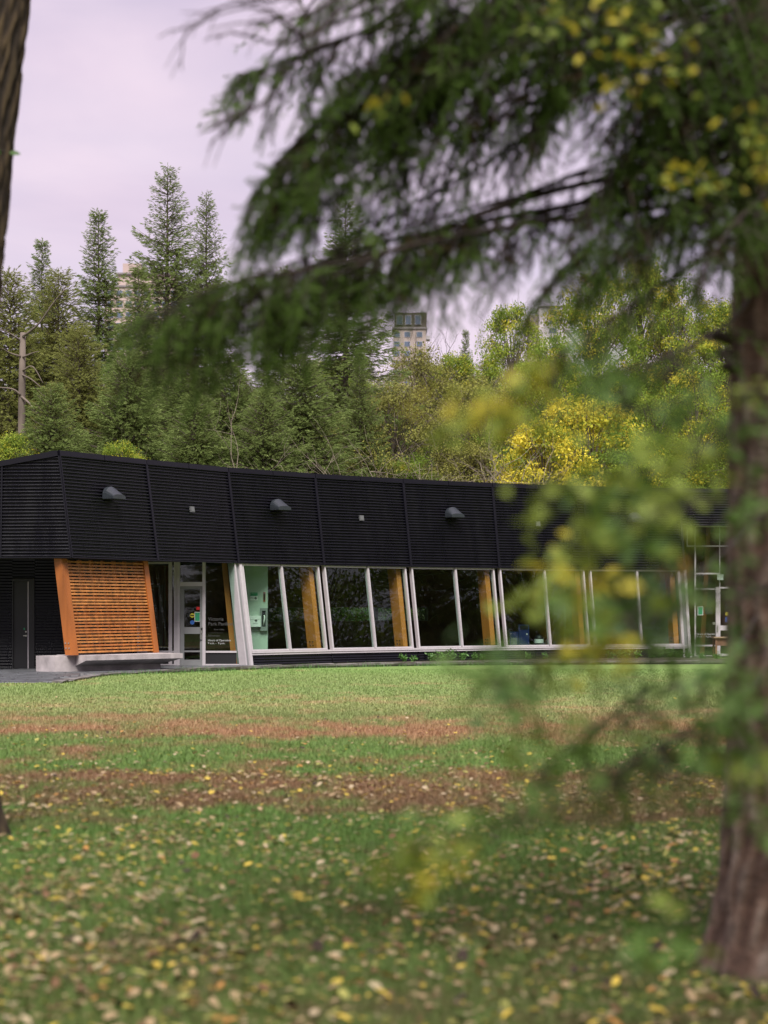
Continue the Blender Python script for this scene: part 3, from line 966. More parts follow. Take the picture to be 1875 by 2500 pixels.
bn = thing('concrete_bench', 'pale cast concrete bench plinth carrying the slatted timber screen', 'bench', (*BP[0], 0))
bl0 = np.array(ground(184, 1642)[:2]); br0 = np.array(ground(392, 1635.5)[:2])
tdir = (br0 - bl0) / np.linalg.norm(br0 - bl0); ndir = np.array([tdir[1], -tdir[0]])
LBN = np.linalg.norm(br0 - bl0)
def bq(s, d_, z): p = bl0 + tdir * s + ndir * d_; return (p[0], p[1], z)
mb = MB()
mb.hexa([bq(0, 0, 0), bq(LBN, 0, 0), bq(LBN, -.75, 0), bq(0, -.75, 0), bq(0, 0, .165), bq(LBN, 0, .165), bq(LBN, -.75, .165), bq(0, -.75, .165)])
link('bench_base', mb.mesh('bench_base'), M_conc, bn)
mb = MB()
# end block: its broad face looks towards the lawn
mb.hexa([bq(-.62, .0, 0), bq(-.002, .0, 0), bq(-.002, -.75, 0), bq(-.62, -.75, 0), bq(-.62, .0, .41), bq(-.002, .0, .41), bq(-.002, -.75, .41), bq(-.62, -.75, .41)])
link('end_block', mb.mesh('end_block'), M_conc, bn)
mb = MB()
RE = LBN + .38
mb.hexa([bq(0, .02, .167), bq(RE - .3, .02, .167), bq(RE - .3, -.75, .167), bq(0, -.75, .167),
         bq(0, .42, .30), bq(RE, .42, .30), bq(RE, -.75, .30), bq(0, -.75, .30)])
mb.hexa([bq(0, .42, .301), bq(RE, .42, .301), bq(RE, -.75, .301), bq(0, -.75, .301),
         bq(0, .42, .425), bq(RE, .42, .425), bq(RE, -.75, .425), bq(0, -.75, .425)])
link('bench_seat', mb.mesh('bench_seat'), M_conc, bn)

# ------------------------------------------------------------------ patio, bed, stone edging
pat = [ground(-400, 1668), ground(150, 1668), ground(270, 1649), ground(424, 1642.5), ground(560, 1636.5), ground(690, 1632), np.array([-2.5, 51.0, 0]), np.array([-4.0, 51.5, 0]), np.array([-16, 51.5, 0])]
mb = MB(); mb.add([(p[0], p[1], .008) for p in pat], [tuple(range(len(pat)))])
patio = structure('patio', mb, M_slate)
def inside(x, y, poly):
    r = False; j = len(poly) - 1
    for i in range(len(poly)):
        xi_, yi_, xj, yj = poly[i][0], poly[i][1], poly[j][0], poly[j][1]
        if (yi_ > y) != (yj > y) and x < (xj - xi_) * (y - yi_) / (yj - yi_) + xi_: r = not r
        j = i
    return r
mb = MB(); rr = random.Random(9)
y = 38.0
while y < 51.5:
    x = -15 + rr.uniform(0, .5); dy = rr.uniform(.32, .5)
    while x < -2:
        dx = rr.uniform(.45, .95)
        if all(inside(a, b, pat) for a, b in ((x, y), (x + dx, y), (x, y + dy), (x + dx, y + dy))):
            z = rr.uniform(.020, .034)
            mb.hexa([(x, y, .009), (x + dx - .02, y, .009), (x + dx - .02, y + dy - .02, .009), (x, y + dy - .02, .009),
                     (x + .006, y + .006, z + rr.uniform(-.004, .004)), (x + dx - .026, y + .006, z + rr.uniform(-.004, .004)),
                     (x + dx - .026, y + dy - .026, z + rr.uniform(-.004, .004)), (x + .006, y + dy - .026, z + rr.uniform(-.004, .004))])
        x += dx
    y += dy
o = link('paving_slabs', mb.mesh('paving_slabs'), M_slate, patio); o['kind'] = 'stuff'

edge = [(150, 1669), (270, 1650), (424, 1643.5), (560, 1637.5), (675, 1633.5), (860, 1629), (1060, 1625.5), (1300, 1623.5), (1500, 1622.5), (1800, 1621.5), (1990, 1621)]
ep = catmull([ground(u, v) for u, v in edge], 400)
ep[:, 2] = 0
cum = np.concatenate([[0], np.cumsum(np.linalg.norm(np.diff(ep, axis=0), axis=1))])
def epos(s): return np.array([np.interp(s, cum, ep[:, k]) for k in range(2)])
edg = thing('stone_edging', 'row of weathered grey edging stones between lawn and pavilion bed', 'edging', (*epos(cum[-1] / 2), 0))
re_ = random.Random(21)
s = .1
while s < cum[-1] - .4:
    ln = re_.uniform(.42, .85); a, b = epos(s), epos(min(s + ln - .015, cum[-1]))
    t_ = (b - a) / np.linalg.norm(b - a); n_ = np.array([t_[1], -t_[0]])
    hh = (.05 if s < 6 else .10) + re_.uniform(-.012, .014); f0 = re_.uniform(-.02, .02); wd = .22
    j = lambda: re_.uniform(-.012, .012)
    p = [(*(a + n_ * f0), .0), (*(b + n_ * f0), .0), (*(b - n_ * wd), .0), (*(a - n_ * wd), .0)]
    q = [(*(a + n_ * (f0 + .012 + j())), hh + j()), (*(b + n_ * (f0 + .012 + j())), hh + j()), (*(b - n_ * wd), hh + j()), (*(a - n_ * wd), hh + j())]
    # lower course a little recessed so that a dark joint shows under the cap
    p = [(x_, y_, .0) for x_, y_, _ in p]
    mid = hh * .42
    mb = MB().hexa([(x_ - n_[0] * .03, y_ - n_[1] * .03, 0) for x_, y_, _ in p[:2]] + p[2:] + [(x_ - n_[0] * .03, y_ - n_[1] * .03, mid) for x_, y_, _ in p[:2]] + [(x_, y_, mid) for x_, y_, _ in p[2:]])
    mb.hexa([(x_, y_, mid + .001) for x_, y_, _ in p] + q)
    link('edging_stone', mb.mesh('edging_stone'), M_stone, edg)
    s += ln
# planting bed between the edging and the wall
mb = MB()
bs = [k for k in range(0, 400, 8) if cum[k] > 12.2]
V = []
for k in bs:
    x_, y_ = ep[k, 0], ep[k, 1]
    u = U0 + F * x_ / y_
    t = t_at(min(max(u, 580), 1700), .40)
    q = Fp(t, 0, .40, 0)
    V += [(x_, y_ + .1, .07), (q[0] if q[0] > x_ - 3 else x_, max(q[1], y_ + .3), .015)]
mb.add(V, [(2 * i, 2 * i + 2, 2 * i + 3, 2 * i + 1) for i in range(len(bs) - 1)])
structure('planting_bed', mb, M_soil)


# ------------------------------------------------------------------ things inside the pavilion, seen through the glass
def mbox(u0, u1, v0, v1, y0, y1): return MB().box((xm(u0), YM + y0, zm(v1)), (xm(u1), YM + y1, zm(v0)))
o = thing('safety_sign', 'green and white safety sign with black cross on the mint wall', 'sign', (xm(620), YM, zm(1465)))
link('sign_board', mbox(611, 629.5, 1446, 1465.5, -.012, -.002).mesh('sign_board'), M_paper, o)
link('sign_header', mbox(611.3, 629.2, 1446.3, 1455, -.015, -.0125).mesh('sign_header'), M_green, o)
m_ = mbox(621.5, 628, 1459.3, 1461.3, -.015, -.0125); m_.box((xm(623.7), YM - .0152, zm(1464)), (xm(625.8), YM - .0126, zm(1456.8)))
link('sign_cross', m_.mesh('sign_cross'), M_blackp, o)
text_mesh('SAFETY', .052, (xm(612.2), YM - .0165, zm(1450.5)), M_letter, 'lettering', o)
text_mesh('FIRST AID\nSTATION', .03, (xm(612.0), YM - .0145, zm(1459.5)), M_blackp, 'lettering', o)
o = thing('defibrillator_case', 'white wall case with small black cross beside grey cabinet', 'case', (xm(623), YM, zm(1530)))
link('case_body', mbox(609.5, 637.5, 1503.5, 1530, -.16, -.002).mesh('case_body'), M_paper, o)
link('case_lid', mbox(610.3, 636.7, 1504.3, 1512, -.168, -.161).mesh('case_lid'), M_paper, o)
m_ = mbox(622.6, 629.4, 1514, 1516, -.166, -.1605); m_.box((xm(624.9), YM - .1662, zm(1518.4)), (xm(627.1), YM - .1606, zm(1511.5 + .6)))
link('case_cross', m_.mesh('case_cross'), M_blackp, o)
text_mesh('FIRST AID', .028, (xm(619.5), YM - .162, zm(1523)), M_blackp, 'lettering', o)
o = thing('extinguisher_cabinet', 'grey framed fire extinguisher cabinet at the end of mint wall', 'cabinet', (xm(645), YM, zm(1540)))
m_ = mbox(635.5, 640, 1484.5, 1540, -.1, -.002)
for q in ((649, 653.5, 1484.5, 1540), (640.1, 648.9, 1484.5, 1491), (640.1, 648.9, 1530, 1540)): m_.box((xm(q[0]), YM - .1, zm(q[3])), (xm(q[1]), YM - .002, zm(q[2])))
link('cabinet_frame', m_.mesh('cabinet_frame'), M_grey, o)
link('cabinet_glass', mbox(640.2, 648.8, 1491.2, 1529.8, -.06, -.055).mesh('cabinet_glass'), M_dark, o)
link('hose', MB().tube([(xm(645), YM - .07, zm(1502)), (xm(646.5), YM - .075, zm(1506)), (xm(645.5), YM - .075, zm(1514)), (xm(644), YM - .07, zm(1527))], [.018, .022, .02, .015], 8).mesh('hose', True), M_paper, o)
o = thing('wall_plaque', 'narrow red-brown plaque high on the end of the mint wall', 'plaque', (xm(645), YM, zm(1469)))
link('plaque_board', mbox(642.8, 648.2, 1445.5, 1469, -.02, -.002).mesh('plaque_board'), M_redwood, o)
link('plaque_inset', mbox(643.8, 647.2, 1449, 1465, -.024, -.0205).mesh('plaque_inset'), M_blackp, o)
o = thing('switch_panel', 'small grey switch panel low on the mint wall by the white post', 'panel', (xm(600), YM, zm(1535)))
link('panel_box', mbox(597.5, 604.5, 1511, 1535, -.05, -.002).mesh('panel_box'), M_grey, o)
link('panel_switch', mbox(599.5, 602.5, 1514, 1519, -.058, -.0505).mesh('panel_switch'), M_dark, o)

YB = 59.3
xb = lambda u: (u - U0) * YB / F
zb_ = lambda v: H + (HV - v) * YB / F
def bbox(u0, u1, v0, v1, y0, y1, dz=0): return MB().box((xb(u0), YB + y0, zb_(v1)), (xb(u1), YB + y1, zb_(v0)))
o = thing('vending_machine', 'tall dark blue machine with round white button inside the windows', 'machine', (xb(1278), YB, .03))
m_ = MB().box((xb(1266), YB, .03), (xb(1292), YB + .4, zb_(1525))); link('cabinet', m_.mesh('cabinet'), M_bluebox, o)
link('front_panel', bbox(1269, 1289, 1527, 1537, -.012, -.001).mesh('front_panel'), M_dark, o)
link('button', MB().cyl((xb(1286.5), YB - .012, zb_(1548)), (xb(1286.5), YB - .001, zb_(1548)), .026, n=12).mesh('button'), M_paper, o)
o = thing('newspaper_box', 'low dark blue box with white paper panel beside the taller blue machine', 'box', (xb(1255), YB, .03))
m_ = MB().box((xb(1245), YB - .05, .03), (xb(1265), YB + .35, zb_(1542))); link('cabinet', m_.mesh('cabinet'), M_bluebox, o)
link('paper_panel', bbox(1247.5, 1262, 1557, 1574, -.062, -.051).mesh('paper_panel'), M_grey, o)
link('handle', MB().tube([(xb(1243), YB - .08, zb_(1544)), (xb(1246), YB - .12, zb_(1548)), (xb(1249), YB - .08, zb_(1546))], [.01] * 3, 6).mesh('handle'), M_steel, o)
o = thing('litter_bin', 'dome topped dark litter bin with a pale band inside the windows', 'bin', (xb(1315.5), YB, .03))
rb = 11.3 * YB / F
m_ = MB().cyl((xb(1315.5), YB, .03), (xb(1315.5), YB, zb_(1570)), rb, n=20); link('bin_body', m_.mesh('bin_body', False), M_dark, o)
link('band', MB().cyl((xb(1315.5), YB, zb_(1569.9)), (xb(1315.5), YB, zb_(1560.1)), rb * 1.02, n=20).mesh('band'), M_paper, o)
a_ = np.linspace(0, math.pi / 2, 7)
link('dome_lid', MB().tube([(xb(1315.5), YB, zb_(1560) + math.sin(q) * rb) for q in a_], [rb * max(math.cos(q), .02) for q in a_], 20).mesh('dome_lid', True), M_dark, o)
# table outside the vestibule
xt, yt = (1762 - U0) * 59.2 / F, 59.2
o = thing('wooden_table', 'small weathered wooden table standing before the vestibule door', 'table', (xt, yt, 0))
wt = mat('weathered_table_wood', (.22, .12, .07), rough=.8, noise=6, noise_amt=.3)
zt_ = H - (1557.5 - HV) * yt / F
link('table_top', MB().box((xt - .3, yt - .28, zt_), (xt + .42, yt + .3, zt_ + .035)).mesh('table_top'), mat('pale_table_top', (.33, .24, .15), rough=.8), o)
for sx_ in (-.24, .34):
    for sy_ in (-.22, .24): link('leg', MB().hexa([(xt + sx_ + a, yt + sy_ + b, z) for z in (.0, zt_ - .001) for a, b in ((0, 0), (.06, 0), (.06, .06), (0, .06))]).mesh('leg'), wt, o)
link('apron', MB().box((xt - .18, yt - .2, zt_ - .24), (xt + .34, yt - .17, zt_ - .002)).mesh('apron'), wt, o)

# ------------------------------------------------------------------ far apartment towers
def tower(name, label, u0, u1, vtop, Y, wallm, cols, floor_h, nfl, win_w, depth=14, crown=None, zbase=45):
    x0, x1 = (u0 - U0) * Y / F, (u1 - U0) * Y / F
    zt = H + (HV - vtop) * Y / F
    o = thing(name, label, 'building', ((x0 + x1) / 2, Y, zbase))
    link('wall', MB().box((x0, Y, zbase), (x1, Y + depth, zt)).mesh('wall'), wallm, o)
    link('roof', MB().box((x0 - .4, Y - .4, zt + .01), (x1 + .4, Y + depth + .4, zt + .5)).mesh('roof'), M_tcap, o)
    for c in cols:
        cx = x0 + (x1 - x0) * c
        for k in range(nfl):
            z1 = zt - 1.0 - k * floor_h - (crown or 0)
            w = link('window', MB().box((cx - win_w / 2 - .12, Y - .12, z1 - 1.62), (cx + win_w / 2 + .12, Y - .01, z1 + .12)).mesh('window'), M_tframe, o)
            link('pane', MB().box((cx - win_w / 2, Y - .16, z1 - 1.5), (cx + win_w / 2, Y - .125, z1)).mesh('pane'), M_tglass, w)
    return o, x0, x1, zt
M_tcap = mat('tower_coping', (.22, .20, .20), rough=.8)
M_tframe = mat('tower_window_frame', (.42, .40, .41), rough=.6)
M_tglass = mat('tower_glass', (.10, .13, .19), rough=.15, spec=.8)
M_tpeach = mat('peach_render', (.46, .36, .33), rough=.85, noise=.1, noise_amt=.08)
M_tpink = mat('pinkish_brick', (.36, .30, .27), rough=.85, noise=.1, noise_amt=.08)
M_twhite = mat('white_precast', (.58, .53, .55), rough=.8, noise=.1, noise_amt=.06)
M_tdark = mat('dark_penthouse', (.09, .075, .06), rough=.7)
o, x0, x1, zt = tower('apartment_tower', 'pinkish brick apartment tower with a dark glazed top storey', 961, 1040, 803, 590, M_tpink, (.10, .42, .80), 3.0, 12, 1.7)
link('penthouse', MB().box((x0 + .3, 590.2, zt + .51), (x1 + .2, 603, zt + 5.2)).mesh('penthouse'), M_tdark, o)
for c in (.18, .45, .75):
    cx = x0 + (x1 - x0) * c
    w = link('penthouse_window', MB().box((cx - 1.0, 589.9, zt + 1.3), (cx + 1.0, 590.15, zt + 4.3)).mesh('penthouse_window'), M_tframe, o)
    link('pane', MB().box((cx - .85, 589.8, zt + 1.45), (cx + .85, 589.88, zt + 4.15)).mesh('pane'), M_tglass, w)
for k in range(9):
    link('balcony', MB().box((x1, 591, zt - 3.1 - 3 * k), (x1 + 1.3, 596, zt - 2.0 - 3 * k)).mesh('balcony'), M_tframe, o)
o, x0, x1, zt = tower('apartment_tower', 'white precast apartment tower with one dark window column and roof mast', 1316, 1390, 750, 620, M_twhite, (.46,), 3.0, 14, 2.4)
link('roof_mast', MB().cyl((x0 + .8, 624, zt), (x0 + .8, 624, zt + 3), .12, n=6).mesh('roof_mast'), M_tcap, o)
link('stair_tower', MB().box((x0 - 3.2, 622, 45), (x0 - .05, 632, zt - 2.2)).mesh('stair_tower'), M_tpink, o)
o, x0, x1, zt = tower('apartment_tower', 'low wide peach apartment block with stepped flat roof between spruces', 255, 440, 701, 520, M_tpeach, (.08, .2, .32, .44, .56, .68, .8, .92), 3.0, 6, 1.6, 16)
link('penthouse', MB().box((x0 + 3.2, 523, zt + .51), (x1 - 2, 534, zt + 4.0)).mesh('penthouse'), M_tpeach, o)
link('roof_slab', MB().box((x0 + 2.6, 522.4, zt + 4.01), (x1 - 1.4, 534.5, zt + 4.5)).mesh('roof_slab'), M_tcap, o)
link('lift_room', MB().box((x0 + 4.4, 525, zt + 4.51), (x0 + 9.5, 532, zt + 7.5)).mesh('lift_room'), M_tpeach, o)

# ------------------------------------------------------------------ background spruces
def tuft(rng, n=11, l=1.0, spread=.40, wid=.055):
    """a bristly shoot along +x: n thin triangles"""
    V = []; T = []
    for k in range(n):
        s = (k + .3) / n * .8
        a = 2 * math.pi * k * .382 + rng.uniform(-.3, .3)
        r = spread * rng.uniform(.6, 1.1) * (1 - .45 * s)
        tip = np.array([s + l * .42, r * math.cos(a), r * math.sin(a)])
        side = np.array([0, -math.sin(a), math.cos(a)]) * wid
        b = np.array([s - .06, 0, 0])
        V += [b - side, b + side, tip]; T.append((3 * k, 3 * k + 1, 3 * k + 2))
    return np.array(V), np.array(T)

def spruce_mesh(seed, h, rb, gap=.1, top_bare=.0, droop=.28, dens=1.25, size=.26, z_start=.06, pw=.85):
    rng = np.random.default_rng(seed)
    wood = MB()
    wood.tube([(0, 0, -1.0), (0, 0, h * .3), (0, 0, h * .7), (0, 0, h * .985)], [.19 * h / 18, .145 * h / 18, .075 * h / 18, .012], 8)
    pos = []; dr = []; sc_ = []; tn = []
    z = h * z_start
    az = 0
    clump = rng.uniform(.72, 1.18, 40)
    while z < h * .985:
        f = z / h
        nb = int(rng.integers(4, 7))
        for k in range(nb):
            az += 2.4 + rng.uniform(-.25, .25)
            if rng.random() < gap: continue
            L_ = rb * ((1 - f) ** pw) * rng.uniform(.7, 1.12) * clump[int(f * 13 + (az % 6.28) * 4) % 40] + .16
            el = -.15 + .75 * f ** 2 + rng.uniform(-.12, .12)
            d0 = np.array([math.cos(az) * math.cos(el), math.sin(az) * math.cos(el), math.sin(el)])
            lat = np.array([-math.sin(az), math.cos(az), 0])
            n = max(4, int(L_ / .15 * dens))
            ss = np.linspace(.12, 1, n)
            P_ = np.array([0, 0, z]) + d0 * (L_ * ss)[:, None] + np.array([0, 0, 1.0]) * (L_ * (-droop * (1 - f) * (ss ** 1.4) + .16 * ss ** 4))[:, None]
            if L_ > .7: wood.tube([(0, 0, z), P_[n // 2], P_[-1]], [.018 + .012 * L_, .010 + .006 * L_, .004], 3, False)
            for q in range(n):
                w = (.12 + .32 * L_ * (1 - abs(ss[q] - .45) * 1.3)) * 1.0
                m = 3
                for _ in range(m):
                    sd = rng.uniform(-1, 1)
                    pos.append(P_[q] + lat * sd * w * .8 + np.array([0, 0, rng.uniform(-.16, .03) * (1 + w)]))
                    dr.append(d0 * rng.uniform(.5, 1) + lat * sd * .9 + np.array([0, 0, rng.uniform(-.6, .18)]))
                    sc_.append(size * rng.uniform(.7, 1.25) * (.75 if f > .8 else 1))
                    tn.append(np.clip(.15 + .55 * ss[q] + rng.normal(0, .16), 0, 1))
        z += rng.uniform(.16, .30) * h / 18
    # leader
    for k in range(14):
        pos.append(np.array([0, 0, h * (.94 + .055 * k / 14)])); a = rng.uniform(0, 6.28)
        dr.append(np.array([math.cos(a) * .6, math.sin(a) * .6, .8])); sc_.append(size * .5); tn.append(.6)
    pos, dr, sc_, tn = map(np.array, (pos, dr, sc_, tn))
    tv, tt = tuft(rng)
    V, T = scatter(tv, tt, pos, frames(dr, rng), sc_)
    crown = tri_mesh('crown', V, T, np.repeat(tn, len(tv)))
    return wood.mesh('trunk'), crown, len(T)

SP = {}
def spruce(key, apex_u, apex_v, Y, label, variant, rz, wide=1.0, group='spruce trees behind the pavilion', m=None):
    apex = P(apex_u, apex_v, Y)
    z0 = terrain(apex[0], Y)
    tm_, cm, h = SP[variant]
    s = (apex[2] - z0) / h
    o = thing('spruce_tree', label, 'spruce', (apex[0], Y, z0), group)
    o.scale = (s * wide, s * wide, s); o.rotation_euler = (.018 * math.sin(rz * 3), .022 * math.cos(rz * 5), rz)
    for nm, me in (('trunk', tm_), ('crown', cm)):
        c = bpy.data.objects.new(nm, me); C.objects.link(c); c.parent = o
    return o
NT = 0
for key, args, mm in (('slim', dict(seed=1, h=20, rb=3.9, gap=.10, pw=.78), M_farneedle), ('tall', dict(seed=2, h=24, rb=5.9, gap=.14, pw=.82, droop=.2), M_farneedle),
                      ('broad', dict(seed=3, h=20, rb=4.8, gap=.10), M_farneedle), ('olive', dict(seed=4, h=15, rb=3.6, gap=.10, droop=.42, pw=.6), M_olneedle),
                      ('young', dict(seed=5, h=12, rb=3.6, gap=.06, pw=.7, droop=.36), M_farneedle)):
    a, b, n = spruce_mesh(**args)
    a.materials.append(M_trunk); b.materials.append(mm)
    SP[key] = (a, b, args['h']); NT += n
G1 = 'spruce trees behind the pavilion'
for (u, v, Y, vr, rz, wd, lb) in (
    (100, 578, 84, 'slim', .3, .9, 'dark narrow spruce rising above the bare snag'),
    (245, 508, 80, 'slim', 1.9, 1.0, 'tall columnar spruce beside the peach apartment block'),
    (403, 388, 82, 'tall', 4.2, 1.0, 'tallest open-branched spruce of the row behind the pavilion'),
    (500, 458, 84, 'tall', 2.2, .85, 'spiky spruce standing close beside the tallest spruce'),
    (845, 480, 78, 'broad', .8, 1.15, 'broad dark spruce in front of the pinkish brick tower'),
    (690, 640, 88, 'broad', 2.8, 1.0, 'hazy spruce between the broad dark spruce and the spiky one'),
    (15, 660, 77, 'olive', 3.3, 1.0, 'olive green spruce next to the bare snag'),
    (140, 655, 78, 'olive', 1.2, 1.0, 'olive green drooping spruce below the dark narrow spruce'),
    (345, 645, 76, 'slim', 5.0, 1.1, 'shorter green spruce leaning against the tallest spruce'),
    (1130, 800, 88, 'slim', .2, .6, 'thin young spruce top by the bare twiggy tree'),
    (200, 800, 72, 'olive', .5, 1.1, 'low olive spruce with hanging sprays under the columnar spruce'),
    (310, 850, 70, 'young', 4.0, 1.1, 'bushy young spruce below the tallest spruce'),
    (430, 800, 72, 'broad', 3.0, 1.1, 'low wide spruce under the spiky spruce'),
    (560, 860, 71, 'young', 1.1, 1.05, 'bushy young spruce above the second fascia light'),
    (730, 860, 70, 'young', 5.2, 1.2, 'wide low spruce under the broad dark spruce'),
    (885, 850, 74, 'broad', 1.4, .9, 'spruce at the edge of the yellowing trees'),
    (130, 935, 67, 'young', 3.6, 1.1, 'small spruce just behind the roof corner'),
    (480, 960, 67, 'young', .7, 1.2, 'small spruce just behind the roof above the entrance'),
    (640, 950, 67, 'young', 2.1, 1.1, 'small spruce just behind the roof above the mint wall'),
    (-90, 640, 80, 'broad', 2.0, 1.0, 'wide spruce beyond the bare snag'),
    ):
    spruce(None, u, v, Y, lb, vr, rz, wd)

# bare snag with pruned stubs
YN = 67.5
sp0 = P(52, 812, YN); zb0 = terrain(0, YN)
o = thing('snag', 'bare broken trunk with cut limbs among the spruces', 'dead tree', (sp0[0], YN, zb0))
sx0 = sp0[0]
link('trunk', MB().tube([(sx0 - .05, YN, zb0 - .5), (sx0, YN, 6), (sx0 + .03, YN, 10), (sx0 + .06, YN, sp0[2])], [.17, .15, .125, .10], 12).mesh('trunk', True), M_snag, o)
for pts, r in (([(56, 822), (95, 790), (130, 740), (160, 705)], .045), ([(48, 830), (20, 812), (-20, 795)], .035), ([(56, 905), (80, 895), (105, 935)], .035), ([(54, 915), (75, 925), (100, 945)], .035),
               ([(50, 870), (25, 862), (5, 850)], .04), ([(56, 872), (80, 862), (95, 858)], .04), ([(52, 968), (72, 985), (84, 1002)], .05), ([(50, 965), (30, 950), (-10, 945)], .05)):
    p = catmull([P(u, v, YN - .1 - .25 * k) for k, (u, v) in enumerate(pts)], 9)
    link('limb', MB().tube(p, np.linspace(r, r * .35, 9), 6).mesh('limb', True), M_snag, o)

# ------------------------------------------------------------------ background deciduous trees
def leaf_template():
    V = np.array([(0, 0, 0), (.45, .26, .06), (1, 0, .0), (.45, -.26, .06)]); T = np.array([(0, 1, 2), (0, 2, 3)])
    return V, T
LV, LT = leaf_template()
def decid_mesh(seed, h, r, nclump=90, per=110, leaf=.13, trunk_frac=.3, tint=(.45, .2), clump_r=.85, outer_yellow=0.0, droop=0.0, squash=1.0):
    rng = np.random.default_rng(seed)
    wood = MB()
    zt = h * trunk_frac
    wood.tube([(0, 0, -1), (rng.uniform(-.2, .2), 0, zt), (rng.uniform(-.5, .5), rng.uniform(-.5, .5), h * .72)], [.16 * h / 12, .12 * h / 12, .03], 8)
    pos = []; dr = []; sz = []; tn = []
    for c in range(nclump):
        a = rng.uniform(0, 6.283); q = rng.uniform(.25, 1) ** .5; f = rng.random()
        zz = zt * .75 + (h - zt * .75) * f
        env = math.sin(math.pi * min(1, .12 + .86 * f ** .9)) ** .6
        rad = r * env * q * rng.uniform(.75, 1.12)
        ctr = np.array([rad * math.cos(a), rad * math.sin(a), zz])
        b0 = np.array([0, 0, max(zt * .8, zt + (zz - zt) * .62)])
        mid = (b0 + ctr) / 2 + np.array([rng.uniform(-.3, .3), rng.uniform(-.3, .3), .25])
        wood.tube([b0, mid, ctr], [.038 * h / 12, .022 * h / 12, .006], 4, False)
        for _ in range(3):
            e = ctr + rng.normal(0, clump_r * .7, 3)
            wood.tube([mid * .3 + ctr * .7, e], [.013, .004], 3, False)
        ct = np.clip(rng.normal(*tint) + outer_yellow * (rad / r - .5) , 0, 1)
        n = int(per * rng.uniform(.5, 1.4))
        cr = clump_r * rng.uniform(.65, 1.25)
        p = rng.normal(0, 1, (n, 3)); p /= np.linalg.norm(p, axis=1, keepdims=True) + 1e-6
        p *= (rng.uniform(0, 1, (n, 1)) ** .5) * cr; p[:, 2] *= .62
        p[:, 2] -= droop * np.hypot(p[:, 0], p[:, 1])
        pos.append(ctr + p)
        dd = p * .8 + rng.normal(0, .5, (n, 3)); dd[:, 2] -= .35
        dr.append(dd); sz.append(leaf * rng.uniform(.6, 1.3, n)); tn.append(np.clip(ct + rng.normal(0, .1, n) + .12 * p[:, 2] / cr, 0, 1))
    pos, dr, sz, tn = np.concatenate(pos), np.concatenate(dr), np.concatenate(sz), np.concatenate(tn)
    V, T = scatter(LV, LT, pos, frames(dr, rng), sz)
    return wood.mesh('trunk'), tri_mesh('crown', V, T, np.repeat(tn, 4)), len(T)
DC = {}
for key, args, mm in (('green', dict(seed=11, h=12, r=3.5, nclump=160, per=190, leaf=.135, tint=(.42, .16), clump_r=.8), M_leafg), ('lime', dict(seed=12, h=12, r=3.2, nclump=150, per=185, leaf=.135, tint=(.58, .17), clump_r=.8), M_leafg),
                      ('mixed', dict(seed=13, h=12, r=3.5, nclump=160, per=185, leaf=.135, tint=(.55, .28), clump_r=.8), M_leafg), ('yellow', dict(seed=14, h=8, r=3.4, nclump=150, per=150, leaf=.14, tint=(.62, .24), outer_yellow=.5, droop=.35, trunk_frac=.2, clump_r=.7), M_leafy),
                      ('olive', dict(seed=15, h=9, r=3.0, nclump=120, per=150, tint=(.5, .22), leaf=.105, clump_r=.75), M_leafo)):
    a, b, n = decid_mesh(**args)
    a.materials.append(M_trunk); b.materials.append(mm)
    DC[key] = (a, b, args['h']); NT += n
def decid(u, v, Y, vr, rz, wd, lb, group='leafy trees behind the pavilion'):
    apex = P(u, v, Y); z0 = terrain(apex[0], Y); tm_, cm, h = DC[vr]
    s = (apex[2] - z0) / h
    o = thing('leafy_tree', lb, 'tree', (apex[0], Y, z0), group)
    o.scale = (s * wd, s * wd, s); o.rotation_euler = (0, 0, rz)
    for nm, me in (('trunk', tm_), ('crown', cm)):
        c = bpy.data.objects.new(nm, me); C.objects.link(c); c.parent = o
    return o
for (u, v, Y, vr, rz, wd, lb) in (
    (1250, 752, 90, 'lime', .4, .75, 'lime green tree in front of the white tower stair'),
    (1345, 830, 88, 'green', 1.8, .8, 'green tree standing before the white tower'),
    (1455, 668, 94, 'mixed', 3.0, .8, 'tall green and yellow tree beside the white tower'),
    (1560, 640, 96, 'lime', 5.0, .8, 'tallest lime green tree near the spruce trunk'),
    (1660, 690, 92, 'mixed', .9, .8, 'green tree with yellow tufts beside the spruce trunk'),
    (1770, 745, 86, 'lime', 2.4, .85, 'yellow flecked tree half behind the spruce trunk'),
    (1880, 700, 92, 'green', 4.1, .8, 'green tree wholly beside the spruce trunk'),
    (1110, 870, 86, 'lime', 3.5, .8, 'small lime tree under the bare twiggy tree'),
    (1015, 862, 84, 'olive', 1.2, 1.0, 'olive tree below the pinkish brick tower'),
    (1180, 930, 78, 'olive', 4.4, 1.1, 'thin olive tree above the bare brush'),
    (960, 950, 76, 'olive', 2.0, 1.1, 'sparse olive tree next to the broad dark spruce'),
    (1445, 985, 71, 'yellow', .6, 1.0, 'bright yellow drooping tree just behind the roof'),
    (1330, 1035, 70, 'yellow', 2.9, .9, 'small golden tree overhanging the roof edge'),
    (1590, 960, 74, 'green', 3.9, .9, 'dark green bushy tree next to the bright yellow tree'),
    (1700, 900, 74, 'mixed', 1.0, .9, 'yellow and green tree low beside the spruce trunk'),
    (1545, 1060, 69, 'green', 5.1, 1.2, 'low green bush tree under the bright yellow tree'),
    (1830, 1000, 72, 'green', .1, 1.0, 'low green tree behind the glazed vestibule'),
    (35, 1065, 66, 'lime', 2.2, .9, 'low lime bush peeping over the roof corner'),
    (295, 1085, 65, 'lime', .2, .8, 'low lime bush peeping over the roof above the screen'),
    ):
    decid(u, v, Y, vr, rz, wd, lb)

